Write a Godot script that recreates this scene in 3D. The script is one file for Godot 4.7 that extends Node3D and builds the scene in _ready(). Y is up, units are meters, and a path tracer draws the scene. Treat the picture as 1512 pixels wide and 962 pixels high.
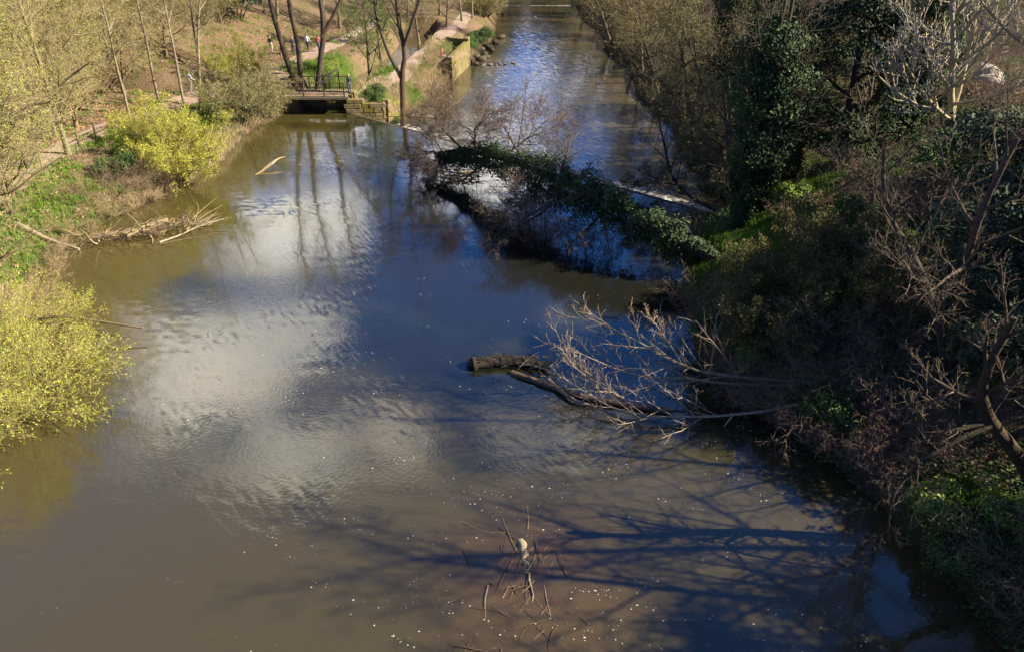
extends Node3D

# A river seen from a high bridge: a calm brown pool, a diagonal weir, wooded banks.
# Metres, y up. The pool lies at y = 0, the river below the weir at y = -1.2; the view runs down -z.

const LOWER := -1.2
var R := RandomNumberGenerator.new()
var N1 := FastNoiseLite.new()
var N2 := FastNoiseLite.new()
var names := {}
var M := {}
var protos := {}


class Shape:
	var v := PackedVector3Array()
	var n := PackedVector3Array()
	var c := PackedColorArray()
	var i := PackedInt32Array()

	func mesh() -> ArrayMesh:
		var a := []
		a.resize(Mesh.ARRAY_MAX)
		a[Mesh.ARRAY_VERTEX] = v
		a[Mesh.ARRAY_NORMAL] = n
		a[Mesh.ARRAY_COLOR] = c
		a[Mesh.ARRAY_INDEX] = i
		var m := ArrayMesh.new()
		m.add_surface_from_arrays(Mesh.PRIMITIVE_TRIANGLES, a)
		return m

	# a tapered tube along points, closed by a cap at its far end
	func tube(p: PackedVector3Array, r: PackedFloat32Array, sides: int, col: Color, cap := true) -> void:
		var count := p.size()
		var first := v.size()
		var u := Vector3.ZERO
		for k in count:
			var t := (p[mini(k + 1, count - 1)] - p[maxi(k - 1, 0)]).normalized()
			if k == 0:
				u = t.cross(Vector3.UP if absf(t.y) < 0.9 else Vector3.RIGHT).normalized()
			else:
				u = (u - t * u.dot(t)).normalized()
			var w := t.cross(u)
			for s in sides:
				var a := TAU * s / sides
				var o := u * cos(a) + w * sin(a)
				v.append(p[k] + o * r[k])
				n.append(o)
				c.append(col)
		for k in count - 1:
			for s in sides:
				var a := first + k * sides + s
				var b := first + k * sides + (s + 1) % sides
				i.append_array([a, a + sides, b, b, a + sides, b + sides])
		if cap:
			for e in [0, count - 1]:
				var t := (p[1] - p[0]).normalized() * -1.0 if e == 0 else (p[count - 1] - p[count - 2]).normalized()
				var m := v.size()
				v.append(p[e] + t * r[e] * 0.15)
				n.append(t)
				c.append(col)
				for s in sides:
					v.append(v[first + e * sides + s])
					n.append(t)
					c.append(col)
				for s in sides:
					if e == 0:
						i.append_array([m, m + 1 + s, m + 1 + (s + 1) % sides])
					else:
						i.append_array([m, m + 1 + (s + 1) % sides, m + 1 + s])

	# a three-sided twig that ends in a point
	func spike(a: Vector3, b: Vector3, r: float, col: Color) -> void:
		var t := (b - a).normalized()
		var u := t.cross(Vector3.UP if absf(t.y) < 0.9 else Vector3.RIGHT).normalized()
		var w := t.cross(u)
		var f := v.size()
		for s in 3:
			var q := TAU * s / 3.0
			var o := u * cos(q) + w * sin(q)
			v.append(a + o * r)
			n.append(o)
			c.append(col)
		v.append(b)
		n.append(t)
		c.append(col)
		i.append_array([f, f + 3, f + 1, f + 1, f + 3, f + 2, f + 2, f + 3, f])

	# a small folded leaf: base, two sides, tip
	func leaf(p: Vector3, d: Vector3, side: Vector3, l: float, w: float, col: Color) -> void:
		var f := v.size()
		var up := d.cross(side)
		var a := p
		var b := p + d * l * 0.45 + side * w + up * w * 0.25
		var e := p + d * l
		var g := p + d * l * 0.45 - side * w + up * w * 0.25
		var n1 := -(b - a).cross(e - a).normalized()
		var n2 := -(e - a).cross(g - a).normalized()
		v.append_array([a, b, e, a, e, g])
		n.append_array([n1, n1, n1, n2, n2, n2])
		c.append_array([col, col, col, col, col, col])
		i.append_array([f, f + 1, f + 2, f + 3, f + 4, f + 5])

	func quad(a: Vector3, b: Vector3, d: Vector3, e: Vector3, col: Color) -> void:
		var f := v.size()
		var m := -(b - a).cross(d - a).normalized()
		v.append_array([a, b, d, e])
		n.append_array([m, m, m, m])
		c.append_array([col, col, col, col])
		i.append_array([f, f + 1, f + 2, f, f + 2, f + 3])

	# a box with its own axes, edges cut at 45 degrees
	func box(at: Transform3D, size: Vector3, col: Color, bevel := 0.01) -> void:
		var h := size * 0.5
		var g := minf(bevel, minf(h.x, minf(h.y, h.z)) * 0.45)
		var ax := [Vector3(1, 0, 0), Vector3(0, 1, 0), Vector3(0, 0, 1)]
		var put := func(q: Array) -> void:
			var m := Vector3.ZERO
			for x in q:
				m += x
			var cr: Vector3 = (q[1] - q[0]).cross(q[2] - q[0])
			if cr.dot(m) > 0.0:
				q.reverse()
			var w := []
			for x in q:
				w.append(at * x)
			if w.size() == 4:
				quad(w[0], w[1], w[2], w[3], col)
			else:
				var f := v.size()
				var nn: Vector3 = -(w[1] - w[0]).cross(w[2] - w[0]).normalized()
				for x in w:
					v.append(x)
					n.append(nn)
					c.append(col)
				i.append_array([f, f + 1, f + 2])
		for k in 3:
			var a: Vector3 = ax[k]
			var b: Vector3 = ax[(k + 1) % 3]
			var d: Vector3 = ax[(k + 2) % 3]
			var ha := h[k]
			var hb: float = h[(k + 1) % 3]
			var hd: float = h[(k + 2) % 3]
			for s in [-1.0, 1.0]:
				put.call([a * s * ha + b * (hb - g) + d * (hd - g), a * s * ha - b * (hb - g) + d * (hd - g), a * s * ha - b * (hb - g) - d * (hd - g), a * s * ha + b * (hb - g) - d * (hd - g)])
				for s2 in [-1.0, 1.0]:
					put.call([a * s * ha + b * s2 * (hb - g) + d * (hd - g), a * s * (ha - g) + b * s2 * hb + d * (hd - g), a * s * (ha - g) + b * s2 * hb - d * (hd - g), a * s * ha + b * s2 * (hb - g) - d * (hd - g)])
		for x in [-1.0, 1.0]:
			for y in [-1.0, 1.0]:
				for z in [-1.0, 1.0]:
					put.call([Vector3(x * h.x, y * (h.y - g), z * (h.z - g)), Vector3(x * (h.x - g), y * h.y, z * (h.z - g)), Vector3(x * (h.x - g), y * (h.y - g), z * h.z)])

	# a lumpy stone
	func stone(at: Vector3, size: Vector3, rg: RandomNumberGenerator, col: Color) -> void:
		var rows := 5
		var cols := 8
		var f := v.size()
		var turn := Basis(Vector3.UP, rg.randf() * TAU) * Basis(Vector3.RIGHT, rg.randf_range(-0.3, 0.3))
		var bump := []
		for k in (rows + 1) * cols:
			bump.append(rg.randf_range(0.62, 1.2))
		for y in rows + 1:
			var el := -PI / 2 + PI * y / rows
			for x in cols:
				var az := TAU * x / cols
				var d := Vector3(cos(el) * cos(az), sin(el), cos(el) * sin(az))
				d = Vector3(signf(d.x) * pow(absf(d.x), 0.6), signf(d.y) * pow(absf(d.y), 0.75), signf(d.z) * pow(absf(d.z), 0.6))
				var q: float = 1.0 if y == 0 or y == rows else bump[y * cols + x]
				v.append(at + turn * (d * size * 0.5 * q))
				n.append((turn * (d / size)).normalized())
				c.append(col)
		for y in rows:
			for x in cols:
				var a := f + y * cols + x
				var b := f + y * cols + (x + 1) % cols
				i.append_array([a, b, a + cols, b, b + cols, a + cols])


# ---------------------------------------------------------------- terrain

const BANK_L := [[30.0, -18.0], [-13.7, -18.6], [-22.7, -20.8], [-31.0, -22.3], [-36.0, -24.6], [-41.0, -25.3], [-45.0, -23.6], [-50.0, -21.6], [-54.0, -20.6], [-62.0, -21.2], [-66.5, -20.2], [-68.4, -19.6], [-68.7, -13.0], [-70.0, -10.8], [-72.3, -9.9], [-76.0, -8.2], [-80.0, -7.4], [-85.0, -6.4], [-95.0, -5.0], [-104.0, -3.4], [-115.0, -2.2], [-150.0, -2.0], [-300.0, -2.0]]
const BANK_R := [[30.0, 13.8], [-13.7, 13.3], [-15.1, 13.0], [-18.0, 12.4], [-21.6, 11.2], [-24.9, 8.9], [-28.9, 7.8], [-35.4, 8.5], [-40.0, 9.8], [-44.8, 12.6], [-50.0, 14.6], [-56.0, 14.4], [-62.0, 13.2], [-70.0, 14.4], [-80.0, 12.4], [-92.0, 13.6], [-104.0, 11.6], [-118.0, 12.8], [-132.0, 10.6], [-150.0, 11.0], [-300.0, 12.0]]
const STREAM := [[-16.7, -66.0], [-16.6, -70.5], [-15.9, -76.0], [-13.8, -84.0], [-12.2, -93.0], [-12.0, -106.0]]


func lerp_table(t: Array, z: float) -> float:
	for k in t.size() - 1:
		if z >= t[k + 1][0]:
			var f: float = (z - t[k][0]) / (t[k + 1][0] - t[k][0])
			return lerpf(t[k][1], t[k + 1][1], clampf(f, 0.0, 1.0))
	return t[-1][1]


func ramp(x: float, t: Array) -> float:
	if x <= t[0][0]:
		return t[0][1]
	for k in t.size() - 1:
		if x <= t[k + 1][0]:
			return lerpf(t[k][1], t[k + 1][1], (x - t[k][0]) / (t[k + 1][0] - t[k][0]))
	return t[-1][1]


func to_stream(x: float, z: float) -> float:
	if z > -66.0 or z < -107.0 or x > -7.0 or x < -22.0:
		return 9.0
	var best := 9.0
	var p := Vector2(x, z)
	for k in STREAM.size() - 1:
		var q := Geometry2D.get_closest_point_to_segment(p, Vector2(STREAM[k][0], STREAM[k][1]), Vector2(STREAM[k + 1][0], STREAM[k + 1][1]))
		best = minf(best, q.distance_to(p))
	return best


func weir_z(x: float) -> float:
	return -68.3 + (x + 14.0) * 0.884


func ground_y(x: float, z: float) -> float:
	var lx := lerp_table(BANK_L, z)
	var rx := lerp_table(BANK_R, z)
	var below := smoothstep(0.0, 3.0, weir_z(x) - z) if x > -14.5 else 0.0
	var water := LOWER * below
	var h: float
	if x < lx:
		var d := lx - x
		var flat := lerpf(13.0, 20.0, smoothstep(-62.0, -80.0, z))
		h = ramp(d, [[0.0, -0.25], [0.5, 0.25], [1.6, 0.8], [4.0, 1.5], [7.0, 2.1], [flat, 2.3], [flat + 10.0, 6.5], [flat + 60.0, 24.0], [flat + 120.0, 26.0]])
		h += water * (1.0 - smoothstep(0.0, 2.6, d))
		h += N1.get_noise_2d(x * 2.0, z * 2.0) * 0.25 * smoothstep(0.3, 3.0, d)
		var sd := to_stream(x, z)
		if sd < 3.2:
			h = lerpf(h, -0.7, 1.0 - smoothstep(1.5, 2.9, sd))
	elif x > rx:
		var d := x - rx
		h = ramp(d, [[0.0, -0.25], [0.4, 0.3], [1.2, 0.85], [4.0, 1.5], [7.0, 2.8], [13.0, 6.0], [40.0, 18.0], [80.0, 26.0]])
		h += water * (1.0 - smoothstep(0.0, 2.6, d))
		h += N1.get_noise_2d(x * 2.0, z * 2.0) * 0.35 * smoothstep(0.3, 3.0, d)
	else:
		var d := minf(x - lx, rx - x)
		h = water + ramp(d, [[0.0, -0.25], [2.0, -1.0], [6.0, -2.2]])
	h += smoothstep(-165.0, -230.0, z) * 22.0
	return h


func mottled(x: float, z: float, a: Color, b: Color, freq: float, hard := 3.0) -> Color:
	return a.lerp(b, clampf(0.5 + N2.get_noise_2d(x * freq, z * freq) * hard, 0.0, 1.0))


func grassy(x: float, z: float) -> float:
	var g := 0.0
	for s in [[-27.2, -42.0, 4.4], [-26.8, -37.0, 3.4], [-29.5, -46.5, 2.2], [-25.9, -46.2, 1.6], [-24.6, -61.0, 2.6], [-23.8, -64.5, 2.0], [-28.0, -53.5, 2.0], [-12.2, -77.5, 2.6], [-11.6, -82.5, 2.8], [-11.4, -87.0, 2.6], [-18.6, -76.5, 3.2], [-16.8, -80.5, 2.4], [-6.8, -92.0, 1.9], [-6.9, -94.6, 1.6], [-8.6, -75.5, 1.6], [-12.0, -70.5, 2.5], [10.8, -36.8, 3.2], [14.2, -37.4, 3.2], [12.4, -34.8, 2.6], [16.5, -43.5, 2.6], [9.3, -29.6, 1.6], [16.2, -29.0, 2.2], [13.8, -17.6, 1.8], [14.5, -46.0, 2.5], [11.5, -33.5, 2.0], [12.0, -25.0, 1.5]]:
		var q: float = Vector2(x - s[0], z - s[1]).length() / s[2]
		g = maxf(g, 1.3 - q)
	return clampf(g * 2.0 + N2.get_noise_2d(x * 9.0, z * 9.0) * 1.2, 0.0, 1.0)


func ground_color(x: float, z: float, h: float) -> Color:
	var lx := lerp_table(BANK_L, z)
	var rx := lerp_table(BANK_R, z)
	var c: Color
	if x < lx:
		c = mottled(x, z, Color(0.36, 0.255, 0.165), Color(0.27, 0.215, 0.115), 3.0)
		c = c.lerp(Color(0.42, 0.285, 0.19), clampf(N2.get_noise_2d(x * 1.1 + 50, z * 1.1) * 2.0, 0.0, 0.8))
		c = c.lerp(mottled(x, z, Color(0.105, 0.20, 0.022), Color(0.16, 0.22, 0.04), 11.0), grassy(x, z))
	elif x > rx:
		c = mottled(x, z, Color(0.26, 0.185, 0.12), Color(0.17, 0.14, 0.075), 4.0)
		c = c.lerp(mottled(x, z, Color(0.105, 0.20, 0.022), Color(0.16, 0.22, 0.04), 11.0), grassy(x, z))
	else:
		c = Color(0.07, 0.055, 0.035)
	var wet := lx - x if x < lx else x - rx
	if wet > 0.0 and wet < 1.3:
		c = c.lerp(Color(0.085, 0.06, 0.036), (1.3 - wet) / 1.3)
	return c


func lines(parts: Array) -> PackedFloat32Array:
	var out := PackedFloat32Array()
	for p in parts:
		var x: float = p[0]
		while x < p[1] - 0.001:
			out.append(x)
			x += p[2]
	out.append(parts[-1][1])
	return out


func sheet(xs: PackedFloat32Array, zs: PackedFloat32Array, height: Callable, color: Callable) -> Shape:
	var s := Shape.new()
	var w := xs.size()
	var d := zs.size()
	var ys := PackedFloat32Array()
	ys.resize(w * d)
	for b in d:
		for a in w:
			ys[b * w + a] = height.call(xs[a], zs[b])
	for b in d:
		for a in w:
			var y := ys[b * w + a]
			var a0 := maxi(a - 1, 0)
			var a1 := mini(a + 1, w - 1)
			var b0 := maxi(b - 1, 0)
			var b1 := mini(b + 1, d - 1)
			var gx := (ys[b * w + a1] - ys[b * w + a0]) / (xs[a1] - xs[a0])
			var gz := (ys[b1 * w + a] - ys[b0 * w + a]) / (zs[b1] - zs[b0])
			s.v.append(Vector3(xs[a], y, zs[b]))
			s.n.append(Vector3(-gx, 1.0, -gz).normalized())
			s.c.append(color.call(xs[a], zs[b], y))
	for b in d - 1:
		for a in w - 1:
			var k := b * w + a
			s.i.append_array([k, k + 1, k + w, k + 1, k + w + 1, k + w])
	return s


# ---------------------------------------------------------------- nodes

func numbered(called: String) -> String:
	var k: int = names.get(called, 0)
	names[called] = k + 1
	return called if k == 0 else "%s_%03d" % [called, k]


func obj(called: String, s: Shape, m: Material, parent: Node = null) -> MeshInstance3D:
	var o := MeshInstance3D.new()
	o.mesh = s.mesh()
	o.material_override = m
	if parent == null:
		o.name = numbered(called)
		add_child(o)
	else:
		o.name = called
		parent.add_child(o, true)
	return o


func tag(o: Node, label: String, category: String, group := "") -> Node:
	o.set_meta("label", label)
	o.set_meta("category", category)
	if group:
		o.set_meta("group", group)
	return o


func setting(o: Node, kind := "structure", label := "") -> Node:
	o.set_meta("kind", kind)
	if label:
		o.set_meta("label", label)
	return o


func thing(called: String, label: String, category: String, at := Vector3.ZERO, turn := 0.0, group := "") -> Node3D:
	var o := Node3D.new()
	o.name = numbered(called)
	add_child(o)
	o.position = at
	o.rotation.y = turn
	tag(o, label, category, group)
	return o


# a copy of a plant set on the ground
func plant(kind: String, called: String, label: String, category: String, x: float, z: float, turn: float, size: float, group := "", lean := Vector2.ZERO, sink := 0.08) -> Node3D:
	var o: Node3D = protos[kind].duplicate()
	o.name = numbered(called)
	add_child(o)
	o.transform = Transform3D(Basis(Vector3(0, 0, 1), -lean.x) * Basis(Vector3(1, 0, 0), lean.y) * Basis(Vector3.UP, turn).scaled(Vector3.ONE * size), Vector3(x, ground_y(x, z) - sink, z))
	tag(o, label, category, group)
	return o


# ---------------------------------------------------------------- plants

func vary(c: Color, amount := 0.25) -> Color:
	var k := 1.0 + R.randf_range(-amount, amount)
	return Color(c.r * k * (1.0 + R.randf_range(-0.1, 0.1)), c.g * k, c.b * k * (1.0 + R.randf_range(-0.15, 0.15)))


func rv() -> Vector3:
	return Vector3(R.randf_range(-1, 1), R.randf_range(-1, 1), R.randf_range(-1, 1))


# One branch and all that it bears. s: [trunk shape, crown shape]; p: how the kind grows, one value per level.
func grow(s: Array, at: Vector3, dir: Vector3, length: float, r: float, lv: int, p: Dictionary, tips: Array) -> void:
	var last: int = p.n.size()
	var shape: Shape = s[0] if lv == 0 else s[1]
	var col: Color = vary(p.bark if lv < 2 else p.twig, 0.22)
	if lv == last:
		var d := (dir + rv() * 0.25 + Vector3.UP * float(p.up[lv])).normalized()
		var mid := at + d * length * 0.55
		var e := mid + (d + rv() * 0.35 + Vector3.UP * float(p.up[lv])).normalized() * length * 0.5
		shape.spike(at, mid, r, col)
		shape.spike(at.lerp(mid, 0.9), e, r * 0.7, col)
		tips.append([mid, e])
		return
	var segs: int = p.seg[lv]
	var pts := PackedVector3Array([at])
	var rad := PackedFloat32Array([r])
	var q := at
	var d := dir
	var tip: float = p.get("tip", 0.25)
	for k in segs:
		d = (d + rv() * float(p.wob[lv]) + Vector3.UP * float(p.up[lv])).normalized()
		q += d * length / segs
		pts.append(q)
		rad.append(lerpf(r, r * tip, pow((k + 1.0) / segs, 0.85)))
	if lv == 0:
		rad[0] *= 1.35
	shape.tube(pts, rad, [8, 6, 4, 3, 3][lv], col, lv < 2)
	bear(s, pts, rad, length, lv, p, tips)


func bear(s: Array, pts: PackedVector3Array, rad: PackedFloat32Array, length: float, lv: int, p: Dictionary, tips: Array) -> void:
	var kids: int = p.n[lv]
	var around := R.randf() * TAU
	for k in kids:
		var t := lerpf(p.t0[lv], 1.0, (k + R.randf_range(0.1, 0.9)) / kids)
		var f := t * (pts.size() - 1)
		var b := mini(int(f), pts.size() - 2)
		var o := pts[b].lerp(pts[b + 1], f - b)
		var axis := (pts[b + 1] - pts[b]).normalized()
		var side := axis.cross(Vector3.UP if absf(axis.y) < 0.92 else Vector3.RIGHT).normalized()
		around += 2.4 + R.randf_range(-0.5, 0.5)
		side = side.rotated(axis, around)
		var ang: float = deg_to_rad(float(p.ang[lv]) * R.randf_range(0.75, 1.25)) * lerpf(1.15, 0.75, t)
		var cd := (axis * cos(ang) + side * sin(ang)).normalized()
		var cl: float = length * float(p.ratio[lv]) * lerpf(1.15, 0.55, t) * R.randf_range(0.7, 1.2)
		var cr := maxf(lerpf(rad[b], rad[b + 1], f - b) * float(p.get("thin", 0.55)), p.get("least", 0.006))
		grow(s, o, cd, cl, cr, lv + 1, p, tips)


func leaves_on(s: Shape, tips: Array, per: int, l: float, w: float, col: Color, spread := 0.05, other := Color(0, 0, 0, 0), share := 0.0) -> void:
	for t in tips:
		for k in per:
			var d: Vector3 = ((t[1] - t[0]).normalized() + rv() * 0.9).normalized()
			var side := d.cross(rv()).normalized()
			var at: Vector3 = t[0].lerp(t[1], R.randf_range(-0.6, 1.0)) + rv() * spread
			var q := R.randf_range(0.7, 1.25)
			s.leaf(at, d, side, l * q, w * q, vary(other if R.randf() < share else col, 0.3))


func proto(kind: String, parts: Array) -> Node3D:
	var o := Node3D.new()
	o.name = kind
	for p in parts:
		if p[1].v.size():
			obj(p[0], p[1], p[2], o)
	protos[kind] = o
	return o


func tree_kind(kind: String, height: float, r: float, p: Dictionary, leaf := {}, lean := Vector3.ZERO) -> void:
	var s := [Shape.new(), Shape.new()]
	var f := Shape.new()
	var tips := []
	grow(s, Vector3(0, -0.2, 0), (Vector3.UP + lean).normalized(), height, r, 0, p, tips)
	if leaf:
		leaves_on(f, tips, leaf.per, leaf.l, leaf.w, leaf.c, leaf.get("spread", 0.05), leaf.get("c2", leaf.c), leaf.get("share", 0.0))
	proto(kind, [["trunk", s[0], M.bark], ["crown", s[1], M.bark], ["foliage", f, M.leaf]])


# several stems from one root
func shrub_kind(kind: String, stems: int, length: float, r: float, open: float, p: Dictionary, leaf := {}, leaf_mat: Material = null) -> void:
	var s := [Shape.new(), Shape.new()]
	var f := Shape.new()
	var tips := []
	for k in stems:
		var a := TAU * (k + R.randf_range(-0.4, 0.4)) / stems
		var o := sqrt(R.randf()) * open
		var d := Vector3(cos(a) * o, 1.0, sin(a) * o).normalized()
		grow(s, Vector3(cos(a), 0, sin(a)) * R.randf_range(0.02, 0.25) * length * 0.4 + Vector3(0, -0.1, 0), d, length * R.randf_range(0.7, 1.15), r * R.randf_range(0.7, 1.1), 0, p, tips)
	if leaf:
		leaves_on(f, tips, leaf.per, leaf.l, leaf.w, leaf.c, leaf.get("spread", 0.05), leaf.get("c2", leaf.c), leaf.get("share", 0.0))
	proto(kind, [["stems", s[0], M.bark], ["twigs", s[1], M.bark], ["foliage", f, leaf_mat if leaf_mat else M.leaf]])


# leaves in a ragged sleeve round a line: ivy
func ivy(f: Shape, pts: PackedVector3Array, rad: PackedFloat32Array, count: int, size: float, droop: float, col: Color, other: Color) -> void:
	var total := pts.size() - 1
	for k in count:
		var t := R.randf() * total
		var b := mini(int(t), total - 1)
		var o := pts[b].lerp(pts[b + 1], t - b)
		var axis := (pts[b + 1] - pts[b]).normalized()
		var rr := lerpf(rad[b], rad[b + 1], t - b)
		var d := rv()
		d = (d - axis * d.dot(axis)).normalized()
		var lump := maxf(0.25, 0.72 + 1.3 * N2.get_noise_3d(o.x * 11.0 + d.x * 9.0, o.y * 11.0 + d.y * 9.0, o.z * 11.0 + d.z * 9.0))
		var at := o + d * rr * lump * sqrt(R.randf_range(0.35, 1.1)) + axis * R.randf_range(-0.15, 0.15)
		if d.y < 0.0 and droop > 0.0:
			at.y -= R.randf() * R.randf() * droop
		var nd := (d + rv() * 0.6 + Vector3.UP * 0.3).normalized()
		var ld := nd.cross(rv()).normalized() + Vector3.DOWN * 0.5
		ld = (ld - nd * ld.dot(nd)).normalized()
		var q := size * R.randf_range(0.6, 1.25)
		f.leaf(at, ld, nd.cross(ld), q, q * 0.45, vary(other if R.randf() < 0.25 else col, 0.35))


# leaves in lumps on a rounded mass: bushes of ivy, yew, weeds
func leaf_mass(f: Shape, lumps: Array, count: int, l: float, w: float, col: Color, other: Color, upright := 0.3) -> void:
	for k in count:
		var m: Array = lumps[R.randi() % lumps.size()]
		var d := rv().normalized()
		if d.y < -0.5:
			d.y = -d.y
		var at: Vector3 = m[0] + d * m[1] * pow(R.randf(), 0.28) * Vector3(1, m[2], 1)
		var nd := (d + rv() * 0.7 + Vector3.UP * upright).normalized()
		var ld := nd.cross(rv()).normalized()
		var q := R.randf_range(0.6, 1.3)
		f.leaf(at, ld, nd.cross(ld), l * q, w * q, vary(other if R.randf() < 0.3 else col, 0.35))


# trunks along given lines, with side branches of a kind
func hero_tree(called: String, label: String, group: String, trunks: Array, p: Dictionary, from: float, leaf := {}, category := "tree", sides := 9, bark: Material = null) -> Node3D:
	var o := thing(called, label, category, trunks[0][0][0], 0.0, group)
	var base: Vector3 = trunks[0][0][0]
	var crown := Shape.new()
	var tips := []
	for tr in trunks:
		var s := Shape.new()
		var curve := Curve3D.new()
		var src: Array = tr[0]
		for k in src.size():
			var tan: Vector3 = (src[mini(k + 1, src.size() - 1)] - src[maxi(k - 1, 0)]) * 0.22
			curve.add_point(src[k] - base, -tan, tan)
		var total := curve.get_baked_length()
		var count := maxi(6, int(total / float(p.get("step", 0.5))))
		var pts := PackedVector3Array()
		var rad := PackedFloat32Array()
		for k in count + 1:
			var t := float(k) / count
			pts.append(curve.sample_baked(total * t) + rv() * 0.02 * total / count * (0.0 if k == 0 else 1.0))
			rad.append(lerpf(tr[1], tr[2], t) * R.randf_range(0.93, 1.07))
		rad[0] *= tr[3] if tr.size() > 3 else 1.0
		s.tube(pts, rad, sides, vary(p.bark, 0.1))
		obj("trunk", s, bark if bark else M.bark, o)
		var q := p.duplicate()
		q.t0 = p.t0.duplicate()
		q.t0[0] = tr[4] if tr.size() > 4 else from
		bear([s, crown], pts, rad, total, 0, q, tips)
	if crown.v.size():
		obj("crown", crown, M.bark, o)
	if leaf:
		var f := Shape.new()
		leaves_on(f, tips, leaf.per, leaf.l, leaf.w, leaf.c, leaf.get("spread", 0.05), leaf.get("c2", leaf.c), leaf.get("share", 0.0))
		obj("foliage", f, M.leaf, o)
	return o


func V(a: Array) -> Array:
	var out := []
	for k in a.size() / 3:
		out.append(Vector3(a[k * 3], a[k * 3 + 1], a[k * 3 + 2]))
	return out


func grounded(x: float, z: float, up := 0.0) -> Vector3:
	return Vector3(x, ground_y(x, z) + up, z)


# ---------------------------------------------------------------- people

func person_mesh(bones: Array, shirt: Color, legs: Color, hair: Color, skin: Color) -> Shape:
	var cell := 0.028
	var lo := Vector3(-0.62, -0.05, -0.62)
	var nx := 45
	var ny := 67
	var nz := 45
	var field := PackedFloat32Array()
	field.resize(nx * ny * nz)
	field.fill(1.0)
	var owner := PackedByteArray()
	owner.resize(nx * ny * nz)
	for bi in bones.size():
		var b: Array = bones[bi]
		var a: Vector3 = b[0]
		var e: Vector3 = b[1]
		var pad := Vector3.ONE * (maxf(b[2], b[3]) + 0.09)
		var p0 := (a.min(e) - pad - lo) / cell
		var p1 := (a.max(e) + pad - lo) / cell
		var ab := e - a
		var l2 := maxf(ab.length_squared(), 1e-6)
		for y in range(maxi(0, int(p0.y)), mini(ny - 1, int(p1.y)) + 1):
			for z in range(maxi(0, int(p0.z)), mini(nz - 1, int(p1.z)) + 1):
				for x in range(maxi(0, int(p0.x)), mini(nx - 1, int(p1.x)) + 1):
					var q := lo + Vector3(x, y, z) * cell
					var t := clampf((q - a).dot(ab) / l2, 0.0, 1.0)
					var d := q.distance_to(a + ab * t) - lerpf(b[2], b[3], t)
					var k := (y * nz + z) * nx + x
					var f := field[k]
					if d < f:
						owner[k] = bi
					var hh := maxf(0.035 - absf(f - d), 0.0) / 0.035
					field[k] = minf(f, d) - hh * hh * 0.035 * 0.25
	var s := Shape.new()
	var ids := {}
	var paint := [shirt, legs, hair, skin, Color(0.03, 0.03, 0.03)]
	for y in ny - 1:
		for z in nz - 1:
			for x in nx - 1:
				var k := (y * nz + z) * nx + x
				if absf(field[k]) > cell * 2.0:
					continue
				var sum := Vector3.ZERO
				var hits := 0
				for e in 12:
					var ax := e >> 2
					var m := e & 3
					var o0 := Vector3i.ZERO
					o0[(ax + 1) % 3] = m & 1
					o0[(ax + 2) % 3] = m >> 1
					var o1 := o0
					o1[ax] = 1
					var f0 := field[((y + o0.y) * nz + z + o0.z) * nx + x + o0.x]
					var f1 := field[((y + o1.y) * nz + z + o1.z) * nx + x + o1.x]
					if (f0 < 0.0) != (f1 < 0.0):
						sum += Vector3(o0).lerp(Vector3(o1), f0 / (f0 - f1))
						hits += 1
				if hits:
					ids[k] = s.v.size()
					s.v.append(lo + (Vector3(x, y, z) + sum / hits) * cell)
					var g := Vector3(field[k + 1] - field[k], field[k + nz * nx] - field[k], field[k + nx] - field[k])
					s.n.append(g.normalized() if g.length() > 1e-6 else Vector3.UP)
					s.c.append(paint[bones[owner[k]][4]])
	var step := [1, nz * nx, nx]
	for k in ids:
		for ax in 3:
			var f0: float = field[k]
			var f1: float = field[k + step[ax]]
			if (f0 < 0.0) == (f1 < 0.0):
				continue
			var u: int = step[(ax + 1) % 3]
			var w: int = step[(ax + 2) % 3]
			if not (ids.has(k - u) and ids.has(k - w) and ids.has(k - u - w)):
				continue
			var q := [ids[k], ids[k - u], ids[k - u - w], ids[k - w]]
			var nn: Vector3 = (s.v[q[1]] - s.v[q[0]]).cross(s.v[q[2]] - s.v[q[0]])
			if nn.dot(s.n[q[0]]) > 0.0:
				q.reverse()
			s.i.append_array([q[0], q[1], q[2], q[0], q[2], q[3]])
	return s


func fingers(s: Shape, wrist: Vector3, dir: Vector3, inward: Vector3, skin: Color) -> void:
	var across := dir.cross(inward).normalized()
	for k in 4:
		var a := wrist + dir * 0.07 + across * (k - 1.5) * 0.019
		var l: float = [0.062, 0.072, 0.068, 0.052][k]
		var b := a + (dir + inward * 0.25).normalized() * l * 0.55
		s.tube(PackedVector3Array([a, b, b + (dir + inward * 0.8).normalized() * l * 0.5]), PackedFloat32Array([0.009, 0.0085, 0.006]), 5, skin)
	var t := wrist + dir * 0.025 + across * 0.035
	s.tube(PackedVector3Array([t, t + (dir + across * 0.8).normalized() * 0.035, t + dir * 0.06 + across * 0.045 + inward * 0.01]), PackedFloat32Array([0.011, 0.01, 0.007]), 5, skin)


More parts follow.
